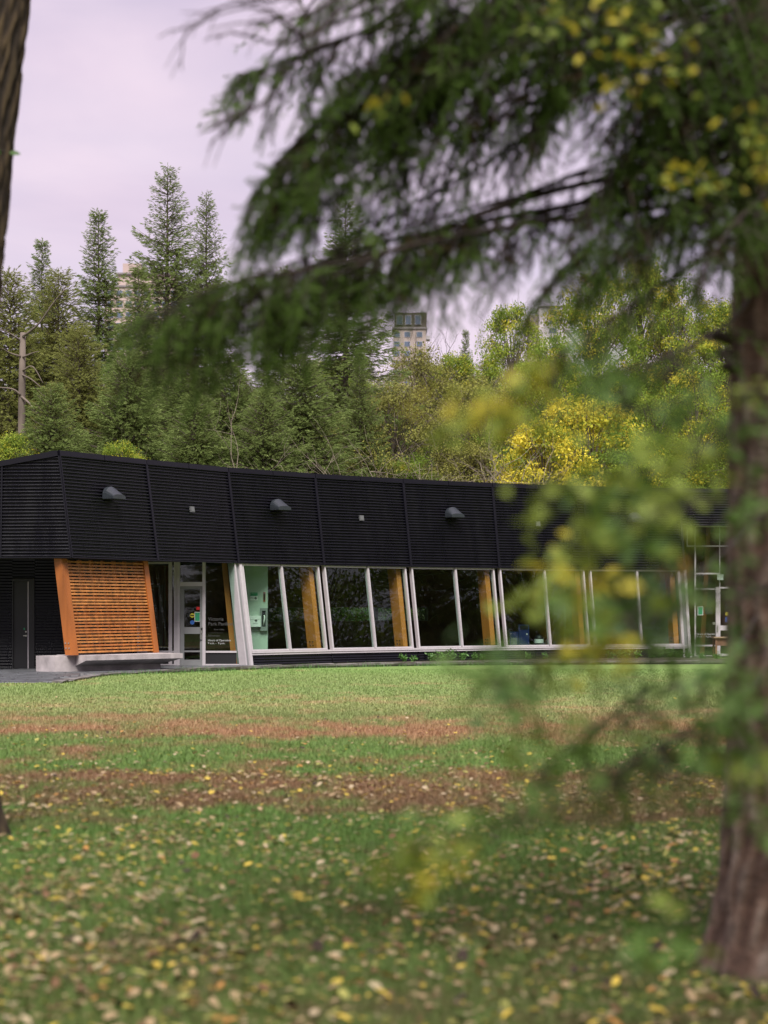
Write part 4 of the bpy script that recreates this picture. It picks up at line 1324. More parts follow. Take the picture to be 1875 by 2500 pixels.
# bare brush and bare twiggy tree
def twig_tree(rng, wood, p, d_, L_, r, depth, spread=.55, n=3, up=.1):
    pts = [np.array(p)]; dd = np.array(d_, float)
    for k in range(4):
        dd = dd + rng.normal(0, .16, 3) + np.array([0, 0, up * .3]); dd /= np.linalg.norm(dd)
        pts.append(pts[-1] + dd * L_ / 4)
    wood.tube(pts, np.linspace(r, r * .5, 5), 4 if depth > 1 else 3, False)
    if depth == 0: return
    for k in range(n):
        q = pts[int(rng.integers(2, 5))]
        nd = dd + rng.normal(0, spread, 3); nd /= np.linalg.norm(nd)
        twig_tree(rng, wood, q, nd, L_ * rng.uniform(.5, .75), r * .5, depth - 1, spread, n, up)
rng = np.random.default_rng(77)
for i, (u, vt, Y, lb, m, h0) in enumerate(((1168, 700, 86, 'leafless twiggy tree standing against the sky', M_twig, None), (1085, 1075, 70, 'tangle of pale bare brush beside the golden tree', M_paletwig, None),
                                  (1170, 1060, 69, 'arching pale bare brush touching the golden tree', M_paletwig, None), (1010, 1090, 69, 'grey bare brush beside the low wide spruce', M_paletwig, None),
                                  (560, 1040, 68, 'grey bare brush above the entrance', M_paletwig, None), (1235, 1090, 68, 'low bare brush under the golden tree', M_paletwig, None), (930, 1060, 69, 'thin grey bare shrub by the sparse olive tree', M_paletwig, None))):
    a = P(u, vt, Y); z0 = terrain(0, Y); h = a[2] - z0
    wood = MB()
    if i == 0:
        twig_tree(rng, wood, (0, 0, 0), (0, 0, 1), h * .42, .10, 4, .42, 3, .35)
    else:
        for k in range(7):
            an = rng.uniform(0, 6.28)
            twig_tree(rng, wood, (math.cos(an) * .4, math.sin(an) * .4, 0), (math.cos(an) * .45, math.sin(an) * .45, 1), h * .55, .05, 3, .6, 4, -.05)
    me = wood.mesh('branches')
    o = thing('bare_brush' if i else 'bare_tree', lb, 'bare tree', (a[0], Y, z0), 'leafless shrubs behind the pavilion')
    c = bpy.data.objects.new('branches', me); C.objects.link(c); c.parent = o; me.materials.append(m)

# shrubs outside the strip window at the back
sh = {}
a, b, n = decid_mesh(seed=31, h=2.6, r=1.5, nclump=40, per=110, leaf=.10, trunk_frac=.1, tint=(.35, .15), clump_r=.5)
a.materials.append(M_trunk); b.materials.append(mat('brightened_shrub_leaves', (.15, .32, .06), rough=.6, spec=.1, transl=.35, tint=[(0, (.12, .26, .05)), (1, (.22, .42, .09))]))  # leaf colour raised to make up for dim light behind the pavilion
for i, (u, lb) in enumerate(((650, 'green shrub seen through the mint wall end of the strip window'), (740, 'green shrub seen through the strip window by the first post'), (830, 'green shrub seen through the middle of the strip window'),
                             (930, 'green shrub seen through the strip window by the second post'), (1030, 'green shrub seen at the dark end of the strip window'))):
    Y = 69.0 + .5 * (i % 2); x = (u - U0) * Y / F
    o = thing('shrub', lb, 'shrub', (x, Y, terrain(x, Y)), 'shrubs behind the strip window')
    o.rotation_euler = (0, 0, 1.3 * i); o.scale = (.85, .85, .55)
    for nm, me in (('stem', a), ('crown', b)):
        c = bpy.data.objects.new(nm, me); C.objects.link(c); c.parent = o

# trees round the near side of the lawn, behind the viewer, which the windows mirror
rn = random.Random(17)
NE = [(-34, -8), (-27, -20), (-20, -26), (-13, -29), (-6.5, -28), (0, -30), (6.5, -28), (13, -30), (20, -27), (27, -23), (33, -16), (38, -8), (42, 1), (45, 10), (48, 20), (50, 30), (52, 38), (54, 45), (55, 51), (57, 57)]
for i, (x, y) in enumerate(NE):
    for q in range(2):
        con = (i + q) % 2 == 0
        vr = rn.choice(['broad', 'olive']) if con else rn.choice(['green', 'mixed', 'green'])
        tm_, cm, h = (SP if con else DC)[vr]; hh = rn.uniform(22, 28) if q == 0 else rn.uniform(12, 17); s = hh / h; wd = .95 if q == 0 else 1.25
        o = thing('spruce_tree' if con else 'leafy_tree', ('tall' if q == 0 else 'bushy') + (' spruce' if con else ' leafy tree') + ' on the side of the lawn opposite the pavilion', 'spruce' if con else 'tree', (x + rn.uniform(-2, 2) + 2.5 * q, y - rn.uniform(0, 3) + 1.5 * q, 0), 'trees opposite the pavilion')
        o.scale = (s * wd, s * wd, s); o.rotation_euler = (0, 0, rn.uniform(0, 6.28))
        for nm, me in (('trunk', tm_), ('crown', cm)):
            c = bpy.data.objects.new(nm, me); C.objects.link(c); c.parent = o

tm_, cm, h = DC['green']  # leafy tree added out of view to shade the near boughs and trunk
o = thing('leafy_tree', 'unseen leafy tree added on the viewer side to shade the big near spruce', 'tree', (6.2, -3.6, 0), 'trees opposite the pavilion')
o.scale = (1.28, 1.28, 1.7)
for nm, me in (('trunk', tm_), ('crown', cm)):
    c = bpy.data.objects.new(nm, me); C.objects.link(c); c.parent = o
# the wood farther up the bank, tree by tree
rw = random.Random(5)
for i in range(44):
    Y = rw.uniform(98, 150); u = -60 + i * 46 + rw.uniform(-25, 25)
    x = (u - U0) * Y / F; z0 = terrain(x, Y)
    con = u < 820 and rw.random() < .7
    vr = rw.choice(['broad', 'slim', 'olive']) if con else rw.choice(['green', 'lime', 'olive', 'mixed', 'olive'])
    tm_, cm, h = (SP if con else DC)[vr]
    hh = max(3.5, P(u, rw.uniform(850, 965), Y)[2] - z0); s = hh / h; wd = rw.uniform(1.2, 1.7)
    o = thing('spruce_tree' if con else 'leafy_tree', ('dark spruce' if con else {'green': 'green leafy tree', 'lime': 'lime leafy tree', 'olive': 'olive leafy tree', 'mixed': 'green and yellow leafy tree'}[vr]) + ' in the wood far up the bank', 'spruce' if con else 'tree', (x, Y, z0 - .1),
              'trees far up the wooded bank')
    o.scale = (s * wd, s * wd, s); o.rotation_euler = (0, 0, rw.uniform(0, 6.28))
    for nm, me in (('trunk', tm_), ('crown', cm)):
        c = bpy.data.objects.new(nm, me); C.objects.link(c); c.parent = o
# undergrowth on the foot of the bank
rw = random.Random(8)
for i in range(26):
    Y = rw.uniform(74, 86); u = 20 + i * 70 + rw.uniform(-30, 30)
    x = (u - U0) * Y / F
    vr = rw.choice(['olive', 'green', 'olive']) if u < 1250 else rw.choice(['green', 'yellow', 'lime', 'green'])
    tm_, cm, h = DC[vr]; hh = rw.uniform(6.0, 8.2); s = hh / h
    o = thing('leafy_tree', {'olive': 'low olive understorey bush', 'green': 'low green understorey bush', 'yellow': 'low golden understorey bush', 'lime': 'low lime understorey bush'}[vr] + ' on the foot of the bank', 'tree', (x, Y, terrain(x, Y) - .1), 'understorey on the foot of the bank')
    o.scale = (s * 1.25, s * 1.25, s); o.rotation_euler = (0, 0, rw.uniform(0, 6.28))
    for nm, me in (('trunk', tm_), ('crown', cm)):
        c = bpy.data.objects.new(nm, me); C.objects.link(c); c.parent = o

# ------------------------------------------------------------------ foreground spruce: trunk, boughs, needles
def needle_shoot(rng, n=46):
    V = []; T = []
    for k in range(n):
        s = (k + .5) / n
        a = k * 2.39996 + rng.uniform(-.3, .3)
        l = .26 * (1 - .35 * s) * rng.uniform(.8, 1.15)
        b = np.array([s, 0, 0]); ra = np.array([0, math.cos(a), math.sin(a)]); si = np.array([0, -math.sin(a), math.cos(a)]) * .040
        tip = b + np.array([l * .75, 0, 0]) + ra * l * .8
        V += [b - si, b + si, tip]; T.append((3 * k, 3 * k + 1, 3 * k + 2))
    return np.array(V), np.array(T)
rngS = np.random.default_rng(101)
NV, NTR = needle_shoot(rngS, 20)
NV2, NTR2 = needle_shoot(rngS, 9)
TX, TY = 1.685, 8.0
spr = thing('spruce_tree', 'big near spruce with scaly trunk and hanging boughs over the lawn', 'spruce', (TX, TY, 0))

def trunk_mesh(name, path, rads, flare, seed, na=72, nz=180, bark=.022, mscale=(7, 2.2)):
    """bark-plated trunk: radial relief from layered sines and random plates"""
    rng = np.random.default_rng(seed)
    pth = catmull(path, nz); rr_ = np.interp(np.linspace(0, 1, nz), np.linspace(0, 1, len(rads)), rads)
    ht = np.concatenate([[0], np.cumsum(np.linalg.norm(np.diff(pth, axis=0), axis=1))])
    # smooth random field on (angle, height) made of periodic waves
    ang = np.linspace(0, 2 * math.pi, na, endpoint=False)
    A, Z = np.meshgrid(ang, ht)
    f = np.zeros_like(A)
    for k in range(26):
        ka = int(rng.integers(4, 22)); kz = rng.uniform(4, 26); ph = rng.uniform(0, 6.28, 2)
        f += np.sin(ka * A + ph[0] + 1.3 * np.sin(kz * .4 * Z + ph[1])) * np.sin(kz * Z + ph[1] + ka * .2 * np.sin(A * 2)) / math.sqrt(26)
    f = np.tanh(f * 2.0)
    R = rr_[:, None] * (1 + .03 * np.sin(3 * A + .8 * Z)) + bark * f
    R += flare[0] * np.exp(-Z / flare[1]) * (1 + .35 * np.sin(5 * A + 1) + .2 * np.sin(3 * A))
    X = pth[:, 0:1] + R * np.cos(A); Y_ = pth[:, 1:2] + R * np.sin(A); ZZ = np.repeat(pth[:, 2:3], na, 1)
    V = np.stack([X, Y_, ZZ], 2).reshape(-1, 3)
    i = np.arange(nz - 1)[:, None] * na; j = np.arange(na)[None]; j2 = (j + 1) % na
    a, b, c, d_ = (i + j), (i + j2), (i + na + j2), (i + na + j)
    T = np.concatenate([np.stack([a, b, c], 2).reshape(-1, 3), np.stack([a, c, d_], 2).reshape(-1, 3)])
    return tri_mesh(name, V, T, (f.ravel() + 1) / 2, True)
M_sbark = mat('scaly_spruce_bark', (.13, .1, .09), rough=.95, noise=14, noise_amt=.4, bump=.8, bump_scale=45,
              tint=[(0, (.050, .026, .018)), (.4, (.100, .058, .042)), (.75, (.145, .098, .075)), (1, (.20, .155, .13))])
M_abark = mat('furrowed_bark', (.1, .07, .05), rough=.95, noise=10, noise_amt=.4, bump=.8, bump_scale=30, scale3=(1, 1, .3),
              tint=[(0, (.012, .008, .005)), (.5, (.034, .022, .012)), (1, (.070, .048, .022))])
tm_ = trunk_mesh('trunk', [(TX, TY, -.1), (TX + .01, TY, 2), (TX + .03, TY, 5), (TX, TY, 10), (TX, TY, 14)], [.235, .222, .20, .13, .05], (.16, .22), 5, bark=.012)
link('trunk', tm_, M_sbark, spr)

def bough(spine, r0, side, n_sec, seed, sag=.35, fill=1.0, brown=.15, start=.12, hang=.5, tm=(NV, NTR), shoot=.080, prof_pow=.5, step=.024):
    """one bough: woody spine with drooping flat sprays, each a twig feathered with needle shoots"""
    rng = np.random.default_rng(seed)
    S = catmull(spine, 60)
    wood = MB()
    wood.tube(S[::3], np.linspace(r0, r0 * .22, len(S[::3])), 6)
    pos = []; dr = []; sz = []; tn = []
    n = max(5, int(n_sec * .50)); brown *= 1.15; side *= 1.12
    down = np.array([0, 0, -1.0])
    def spray(p, d0, L_, tone, dead):
        fl_ = fill * (.40 if dead else 1)
        q_ = np.linspace(0, 1, 7)[:, None]
        pts = p + d0 * L_ * q_ + down * L_ * sag * q_ ** 1.8
        wood.tube(pts, np.linspace(.005, .0018, 7), 3, False)
        l2 = np.cross(d0, np.array([rng.normal(0, .4), rng.normal(0, .4), 1.0])); l2 /= np.linalg.norm(l2) + 1e-9
        m = max(3, int(L_ / step * fl_))
        for q in range(m):
            f = (q + rng.random() * .7) / m
            k = min(f, .999) * 6; i0 = int(k)
            c = pts[i0] + (pts[i0 + 1] - pts[i0]) * (k - i0)
            t = pts[i0 + 1] - pts[i0]; t = t / (np.linalg.norm(t) + 1e-9)
            sd = 1 if q % 2 else -1
            l3 = (L_ * .36 * (1 - f) ** .7 + .025) * rng.uniform(.6, 1.15)
            d3 = t * .75 + l2 * sd * rng.uniform(.45, .85) + down * rng.uniform(-.1, .35); d3 /= np.linalg.norm(d3)
            for w in range(max(1, int(l3 / (shoot * .75)))):
                pos.append(c + d3 * shoot * .7 * w); dr.append(d3 + rng.normal(0, .18, 3))
                sz.append(shoot * rng.uniform(.8, 1.25))
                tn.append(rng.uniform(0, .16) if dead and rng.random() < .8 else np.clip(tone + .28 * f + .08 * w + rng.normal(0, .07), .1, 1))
        pos.append(pts[-1]); dr.append(pts[-1] - pts[-2]); sz.append(shoot * 1.2); tn.append(np.clip(tone + .3, 0, 1))
    for k in range(n):
        s = start + (1 - start) * (k + rng.random() * .8) / n
        i0 = min(int(s * 59), 58)
        p = S[i0]; t = S[i0 + 1] - S[i0]; t /= np.linalg.norm(t)
        lat = np.cross(t, [0, 0, 1.0]); lat /= np.linalg.norm(lat) + 1e-9
        sd = 1 if k % 2 else -1
        L_ = side * ((1 - s) ** prof_pow * .9 + .22) * rng.uniform(.55, 1.2)
        d0 = t * rng.uniform(.1, .95) + lat * sd * rng.uniform(.25, 1) + down * rng.uniform(-.15, .7)
        tone = np.clip(rng.normal(.35, .16), .12, .75); dead = rng.random() < brown
        spray(p, d0 / np.linalg.norm(d0), L_, tone, dead)
        if rng.random() < hang:
            dd = down + rng.normal(0, .35, 3) + t * .3
            spray(p + d0 * L_ * rng.uniform(0, .4), dd / np.linalg.norm(dd), L_ * rng.uniform(.4, .75), tone - .08, rng.random() < brown * 1.5)
    pos, dr, sz, tn = map(np.array, (pos, dr, sz, tn))
    V, T = scatter(tm[0], tm[1], pos, frames(dr, rng), sz)
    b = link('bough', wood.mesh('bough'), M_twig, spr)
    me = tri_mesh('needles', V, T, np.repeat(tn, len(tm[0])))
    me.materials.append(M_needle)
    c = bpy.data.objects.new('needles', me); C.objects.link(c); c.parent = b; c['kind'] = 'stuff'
    return len(T)
def PP(*a): return [P(u, v, 8.0 - (8.0 - Y) * (.42 if v < 1200 else 1)) for u, v, Y in a]
ntri = 0
BO = [  # spine, radius, side length, secondaries, kwargs
    (PP((1830, 300, 8.0), (1600, 440, 7.6), (1415, 497, 7.3), (1150, 545, 6.9), (850, 615, 6.5), (600, 720, 6.3), (330, 880, 6.1)), .022, .42, 84, dict(start=.40, hang=.65, brown=.5)),
    (PP((1830, 480, 8.0), (1200, 560, 6.6), (800, 650, 6.0), (560, 690, 5.9), (300, 800, 5.7)), .014, .34, 60, dict(start=.5, hang=.4, brown=.1)),
    (PP((1830, -250, 8.0), (1300, -20, 7.2), (950, 160, 6.8), (740, 330, 6.6), (610, 490, 6.5)), .024, .50, 90, dict(start=.25, hang=.6)),
    (PP((1830, -320, 8.0), (1250, -110, 7.0), (900, 70, 6.6), (700, 150, 6.5), (560, 188, 6.4)), .018, .34, 64, dict(start=.3, hang=.4)),
    (PP((1830, -150, 8.0), (1300, 90, 7.2), (950, 260, 6.9), (760, 420, 6.7), (620, 560, 6.6)), .020, .44, 70, dict(start=.3, hang=.6)),
    (PP((1830, 60, 8.0), (1450, 210, 7.4), (1230, 370, 7.2), (1000, 500, 7.0), (860, 570, 6.9)), .016, .32, 44, dict(start=.35, hang=.5, brown=.8, fill=.55)),
    (PP((1830, -60, 8.0), (1500, 130, 7.3), (1300, 250, 7.0), (1080, 360, 6.9), (900, 480, 6.8)), .018, .42, 50, dict(start=.15, hang=.7, brown=.75)),
    (PP((1830, 330, 7.9), (1650, 430, 7.4), (1460, 580, 7.0), (1330, 720, 6.8)), .016, .40, 56, dict(start=.1, hang=.7, brown=.3)),
    (PP((1830, 160, 7.9), (1650, 260, 7.2), (1500, 420, 6.8), (1400, 560, 6.6)), .016, .40, 56, dict(start=.1, hang=.7, brown=.3)),
    (PP((1830, -120, 7.9), (1600, 20, 7.2), (1420, 160, 6.8), (1290, 300, 6.7)), .016, .44, 60, dict(start=.1, hang=.6, brown=.2)),
    (PP((1830, -300, 7.9), (1450, -140, 7.0), (1180, 20, 6.4), (960, 190, 6.2)), .018, .46, 70, dict(start=.1, hang=.6)),
    (PP((1830, 560, 7.9), (1700, 640, 7.2), (1500, 770, 6.2), (1330, 890, 5.6)), .012, .26, 34, dict(start=.25, hang=.4, fill=.7)),
    (PP((1840, 720, 7.9), (1760, 800, 6.5), (1600, 880, 5.4), (1440, 920, 5.0)), .010, .24, 28, dict(start=.3, hang=.4, fill=.7)),
    (PP((1850, 1500, 7.9), (1760, 1640, 6.0), (1560, 1700, 4.8), (1290, 1900, 4.2)), .008, .20, 26, dict(start=.35, hang=.35, fill=.6)),
    (PP((1860, 1650, 7.9), (1800, 1720, 5.6), (1660, 1800, 4.4), (1480, 1890, 4.0)), .008, .20, 26, dict(start=.35, hang=.35, fill=.6)),
    (PP((1870, 1250, 7.9), (1700, 1400, 5.6), (1420, 1560, 4.8), (1160, 1690, 4.4)), .007, .16, 22, dict(start=.4, hang=.3, fill=.55)),
    (PP((1900, 380, 7.8), (1860, 480, 6.8), (1780, 560, 6.3), (1700, 700, 6.1)), .012, .34, 40, dict(start=.1, hang=.6, brown=.3)),
    (PP((1880, -200, 7.7), (1800, -20, 7.0), (1720, 180, 6.8), (1660, 330, 6.7)), .014, .40, 56, dict(start=.1, hang=.6, brown=.2)),
    (PP((1860, 60, 7.9), (1700, 160, 7.5), (1560, 330, 7.3), (1500, 460, 7.2)), .014, .40, 50, dict(start=.1, hang=.6, brown=.3)),
]
rbx = np.random.default_rng(33)
for (u, v, Yt, sd, ns, br) in ((700, 60, 6.3, .34, 40, .1), (830, 190, 6.3, .40, 46, .15), (900, 340, 6.6, .40, 40, .5), (1050, 110, 6.2, .42, 46, .4), (1150, 240, 6.4, .42, 46, .6), (1250, 60, 6.3, .42, 46, .1), (1350, 170, 6.3, .40, 44, .2),
                               (1480, 40, 6.6, .40, 44, .15), (1560, 220, 6.5, .40, 44, .2), (1650, 110, 6.6, .40, 40, .2), (1600, 390, 6.6, .36, 40, .3), (1700, 500, 6.7, .34, 36, .3), (1560, 590, 6.6, .32, 36, .35), (1440, 680, 6.5, .30, 34, .25),
                               (960, -10, 6.0, .42, 46, .1), (820, -60, 6.0, .40, 40, .1), (660, 420, 6.3, .36, 44, .1), (700, 560, 6.3, .36, 44, .2), (930, 720, 6.6, .26, 30, .6), (1000, 640, 6.7, .26, 26, .7), (1180, 640, 6.8, .2, 16, .5),
                               (400, 860, 5.8, .30, 40, .05), (360, 780, 5.7, .28, 36, .05), (520, 800, 5.8, .30, 36, .1), (460, 940, 5.8, .26, 30, .05), (640, 770, 6.0, .30, 34, .2), (1780, 250, 6.9, .36, 40, .2), (1480, 320, 6.9, .34, 26, .5)):
    v0 = v - rbx.uniform(.25, .45) * (1830 - u) - 60
    if u < 700 and v > 700: v0 = 380
    m1 = (.62 * 1830 + .38 * u, v0 + (v - v0) * .22 + rbx.uniform(-30, 30), 8 + (Yt - 8) * .45)
    m2 = (.25 * 1830 + .75 * u, v0 + (v - v0) * .62 + rbx.uniform(-25, 25), 8 + (Yt - 8) * .8)
    BO.append((PP((1830, v0, 8.0), m1, m2, (u, v, Yt)), .012, sd, ns, dict(start=.42 if u < 1300 else .2, hang=.75, brown=br, sag=rbx.uniform(.25, .6))))
for k, (spn, r0, sd, ns, kw) in enumerate(BO): ntri += bough(spn, r0, sd, ns, 200 + k, **kw)
# the crown above and behind, out of the picture, that shades the grass
rb_ = np.random.default_rng(9)
for k in range(22):
    a = k * 2.4; z = 5.2 + k * .36; L_ = 3.4 * (1 - (z - 3.6) / 12) + .5
    e = np.array([TX + math.cos(a) * L_, TY + math.sin(a) * L_, z - .35 * L_])
    if e[1] < 7.2 and e[0] < TX and z < 5.2: continue
    ntri += bough([(TX, TY, z), ((TX + e[0]) / 2, (TY + e[1]) / 2, z - .1), tuple(e)], .02, .55, 26, 400 + k, tm=(NV2, NTR2), shoot=.16, fill=.5, hang=.5)
# knots and broken stubs on the trunk
for (u, v, l) in ((1778, 830, .13), (1776, 870, .06), (1780, 1265, .05), (1778, 900, .05)):
    p = P(u + 14, v, 7.82); q = p + np.array([-l, -.02, l * .1])
    link('stub', MB().tube([p, (p + q) / 2 + np.array([0, 0, .008]), q], [.032, .024, .016], 8).mesh('stub', True), M_twig, spr)
# bare dead twigs reaching over the lawn, part of the same tree
rt = np.random.default_rng(15)
for pts in ([(1250, -140, 7.0), (950, -20, 6.3), (835, 25, 6.0), (755, 88, 5.9), (690, 50, 5.8), (600, 20, 5.8), (500, 50, 5.7), (385, 88, 5.6)], [(1100, -160, 6.6), (840, -40, 6.2), (640, -10, 6.0), (520, 30, 5.9), (455, 90, 5.8), (440, 175, 5.8)],
            [(900, -60, 6.2), (760, 30, 6.0), (640, 50, 5.9), (510, 70, 5.8)], [(1000, 60, 6.4), (780, 110, 6.1), (700, 180, 6.0), (640, 250, 5.9), (560, 290, 5.8), (485, 325, 5.8)],
            [(640, 20, 5.9), (700, 60, 5.9), (740, 100, 5.9), (765, 130, 5.9)], [(620, 255, 5.9), (560, 310, 5.85), (515, 350, 5.8)], [(790, -40, 6), (720, -10, 5.9), (640, 5, 5.9), (560, -5, 5.9)], [(930, 20, 6.2), (800, 60, 6.0), (690, 105, 5.9), (560, 80, 5.8), (500, 100, 5.8)]):
    S = catmull(PP(*pts), 26); S += rt.normal(0, .004, S.shape)
    mb = MB().tube(S, np.linspace(.009, .0022, 26), 5)
    for _ in range(9):
        i0 = int(rt.integers(6, 24)); dd = S[i0] - S[i0 - 2]; dd = dd / np.linalg.norm(dd) + rt.normal(0, .55, 3); dd /= np.linalg.norm(dd); l = rt.uniform(.05, .16)
        mb.tube([S[i0], S[i0] + dd * l * .5, S[i0] + dd * l + np.array([0, 0, -.02])], [.0032, .0024, .0014], 3, False)
    link('dead_twig', mb.mesh('dead_twig'), M_twig, spr)

# ------------------------------------------------------------------ furrowed trunk at the picture's edge
AX = ground(-62, 2050)
at = thing('leaning_tree', 'leaning furrowed dark trunk of a leafy tree at the lawn edge', 'tree', (AX[0], AX[1], 0))
yA = AX[1]
tm_ = trunk_mesh('trunk', [(AX[0], yA, -.1), P(-105, 1500, yA), P(-76, 1000, yA), P(-24, 400, yA), P(34, -100, yA), P(100, -700, yA)], [.16, .155, .15, .145, .14, .12], (.10, .25), 8, bark=.016)
link('trunk', tm_, M_abark, at)
# crown over the viewer
wood = MB(); top = P(100, -700, yA)
rl = np.random.default_rng(3)
pos = []; dr = []
for k in range(26):
    a = rl.uniform(0, 6.28); e = top + np.array([math.cos(a) * rl.uniform(.8, 3.0) - 1.0, math.sin(a) * rl.uniform(.8, 3.0) - 1.2, rl.uniform(.5, 4)])
    wood.tube([top, (top + e) / 2 + np.array([0, 0, .2]), e], [.05, .025, .008], 5, False)
    n = 90; p = e + rl.normal(0, .45, (n, 3)); pos.append(p); dr.append(rl.normal(0, 1, (n, 3)) + np.array([0, 0, -.4]))
pos, dr = np.concatenate(pos), np.concatenate(dr)
V, T = scatter(LV, LT, pos, frames(dr, rl), rl.uniform(.05, .09, len(pos)))
link('limbs', wood.mesh('limbs'), M_abark, at)
link('crown', tri_mesh('crown', V, T, np.repeat(rl.uniform(.3, .9, len(pos)), 4)), M_leafg, at)

# ------------------------------------------------------------------ leafy sapling close to the lens
def leaf_mesh(name, m, l=.05, w=.5, curl=.18, fold=.12, seed=0):
    """ovate leaf with a folded midrib and a bent tip, two-sided thickness left to the shader"""
    rng = random.Random(seed)
    n = 6; V = []; Fc = []
    for k in range(n + 1):
        s = k / n
        ww = w * .5 * math.sin(math.pi * (s ** .8)) ** .9 + .004
        zc = curl * math.sin(s * 2.2 + .2) * (s - .3)
        j = rng.uniform(-.02, .02)
        V += [(s, ww + j, zc + fold * ww * 2), (s, 0, zc), (s, -ww + j, zc + fold * ww * 2 + rng.uniform(-.03, .03))]
    for k in range(n):
        a = 3 * k
        Fc += [(a, a + 1, a + 4, a + 3), (a + 1, a + 2, a + 5, a + 4)]
    V.append((-.28, 0, .02)); Fc.append((0, 2, len(V) - 1))
    mb = MB().add([(x * l, y * l, z * l) for x, y, z in V], Fc)
    me = mb.mesh(name, True); me.materials.append(m)
    return me
ML = {}
for k, c in dict(green=(.125, .22, .048), deep=(.085, .165, .045), lime=(.25, .32, .055), yellow=(.52, .45, .04), orange=(.55, .25, .05)).items():
    ML[k] = mat('sapling_leaf_' + k, c, rough=.5, spec=.3, noise=30, noise_amt=.2, transl=.35)
SX, SY = 1.22, 4.9
sap = thing('leafy_sapling', 'sapling with small yellow-green leaves close in front of the big spruce', 'sapling', (SX, SY, 0))
stem_pts = [(SX, SY, 0), (SX - .03, SY, .8), (SX - .05, SY - .02, 1.6), (SX - .02, SY, 2.4), (SX, SY, 3.2), (SX + .02, SY + .1, 4.4)]
link('stem', MB().tube(catmull(stem_pts, 20), np.linspace(.018, .008, 20), 8).mesh('stem', True), M_twig, sap)
leaf_me = {k: [leaf_mesh('leaf', ML[k], .044, .60, .2, .12, s) for s in range(3)] for k in ML}
rs2 = np.random.default_rng(44)
# each entry: target of a twig, leaf colours, number of leaves, spread in photo pixels
TW = [((1225, 950), 'yellow lime', 9, 70), ((1120, 1010), 'lime lime yellow', 6, 60), ((1090, 1060), 'lime', 4, 50), ((1340, 1385), 'lime yellow', 9, 60), ((1290, 1440), 'lime', 7, 60), ((1390, 1440), 'yellow', 5, 40),
      ((1310, 1190), 'lime', 5, 60), ((1420, 1230), 'lime green', 9, 80), ((1395, 1300), 'lime', 6, 60), ((1530, 1150), 'lime lime green', 14, 90), ((1580, 1230), 'lime green', 14, 90), ((1500, 1290), 'lime green', 8, 70),
      ((1620, 1330), 'green lime', 12, 90), ((1560, 1420), 'green deep', 12, 80), ((1490, 1500), 'green deep', 10, 80), ((1600, 1520), 'green deep', 10, 80), ((1650, 1130), 'lime', 10, 70), ((1640, 1385), 'orange', 1, 10),
      ((1810, 1280), 'green', 7, 60), ((1830, 1100), 'green', 7, 70), ((1850, 980), 'lime green', 6, 60), ((1440, 1590), 'lime yellow', 6, 60), ((1360, 1610), 'yellow lime', 5, 50), ((1150, 1640), 'green deep', 7, 60),
      ((1240, 1700), 'deep green', 6, 60), ((1310, 1820), 'green lime', 8, 80), ((1330, 1930), 'green', 6, 70), ((1230, 1990), 'green', 5, 60), ((1040, 2120), 'yellow lime', 9, 60), ((960, 2090), 'lime', 5, 50), ((1110, 2040), 'lime green', 5, 50),
      ((1620, 1830), 'deep green', 9, 80), ((1560, 1900), 'green lime', 7, 70), ((1730, 1780), 'green', 9, 80), ((1830, 1700), 'green', 9, 80), ((1840, 1880), 'green lime', 7, 60), ((1620, 2290), 'lime green', 8, 70), ((1560, 2360), 'green', 5, 60), ((1850, 2000), 'green', 7, 70),
      ((1860, 430), 'yellow lime', 7, 60), ((1850, 330), 'lime', 5, 40), ((1500, 960), 'green', 7, 70), ((1650, 1000), 'green', 7, 70), ((1440, 880), 'green', 6, 60), ((1400, 40), 'lime yellow', 5, 70), ((1490, 100), 'lime yellow', 6, 70), ((1570, 60), 'lime', 5, 60), ((1630, 170), 'yellow lime', 5, 60), ((1330, 30), 'lime', 4, 60), ((1540, 190), 'yellow', 3, 60), ((1650, 440), 'lime yellow', 4, 40), ((1725, 450), 'yellow lime', 4, 40), ((1850, 350), 'lime yellow', 5, 60), ((1800, 1480), 'green deep', 6, 80), ((1780, 1650), 'green', 5, 70), ((1700, 1450), 'green deep', 7, 80), ((1660, 1620), 'green deep', 7, 90), ((1480, 1700), 'deep green', 6, 90), ((1400, 1500), 'green lime', 6, 90), ((1720, 1900), 'green deep', 6, 80), ((900, 250), 'yellow', 1, 20), ((880, 300), 'lime', 1, 20)]
LEAVES = []
for k, ((u, v), cols, n, sprd) in enumerate(TW):
    Yd = rs2.uniform(3.0, 4.5) if v > 600 else rs2.uniform(5.6, 6.4)
    tgt = P(u, v, Yd)
    z_at = np.clip(tgt[2] + rs2.uniform(-.1, .25), .3, 4.2)
    s0 = np.array([SX - .04, SY, z_at])
    mid = s0 * .45 + tgt * .55 + np.array([0, 0, rs2.uniform(.0, .08)])
    pts = catmull([s0, mid, tgt], 12)
    br = link('twig', MB().tube(pts, np.linspace(.0038, .0012, 12), 5).mesh('twig', True), M_twig, sap)
    cl = cols.split()
    for q in range(int(n * 4.0)):
        f = pts[int(rs2.integers(7, 12))] * .0 + tgt + (pts[8] - tgt) * rs2.uniform(-.25, .9) * 0.4 + rs2.normal(0, sprd * .66 * Yd / F, 3)
        me = leaf_me[cl[int(rs2.integers(0, len(cl)))]][int(rs2.integers(0, 3))]
        rot = (rs2.uniform(-1.2, 1.2), rs2.uniform(-.3, 1.2), rs2.uniform(0, 6.28)); sc1 = rs2.uniform(.65, 1.1)
        LEAVES.append((sc1 / f[1], br, me, f, rot, sc1))
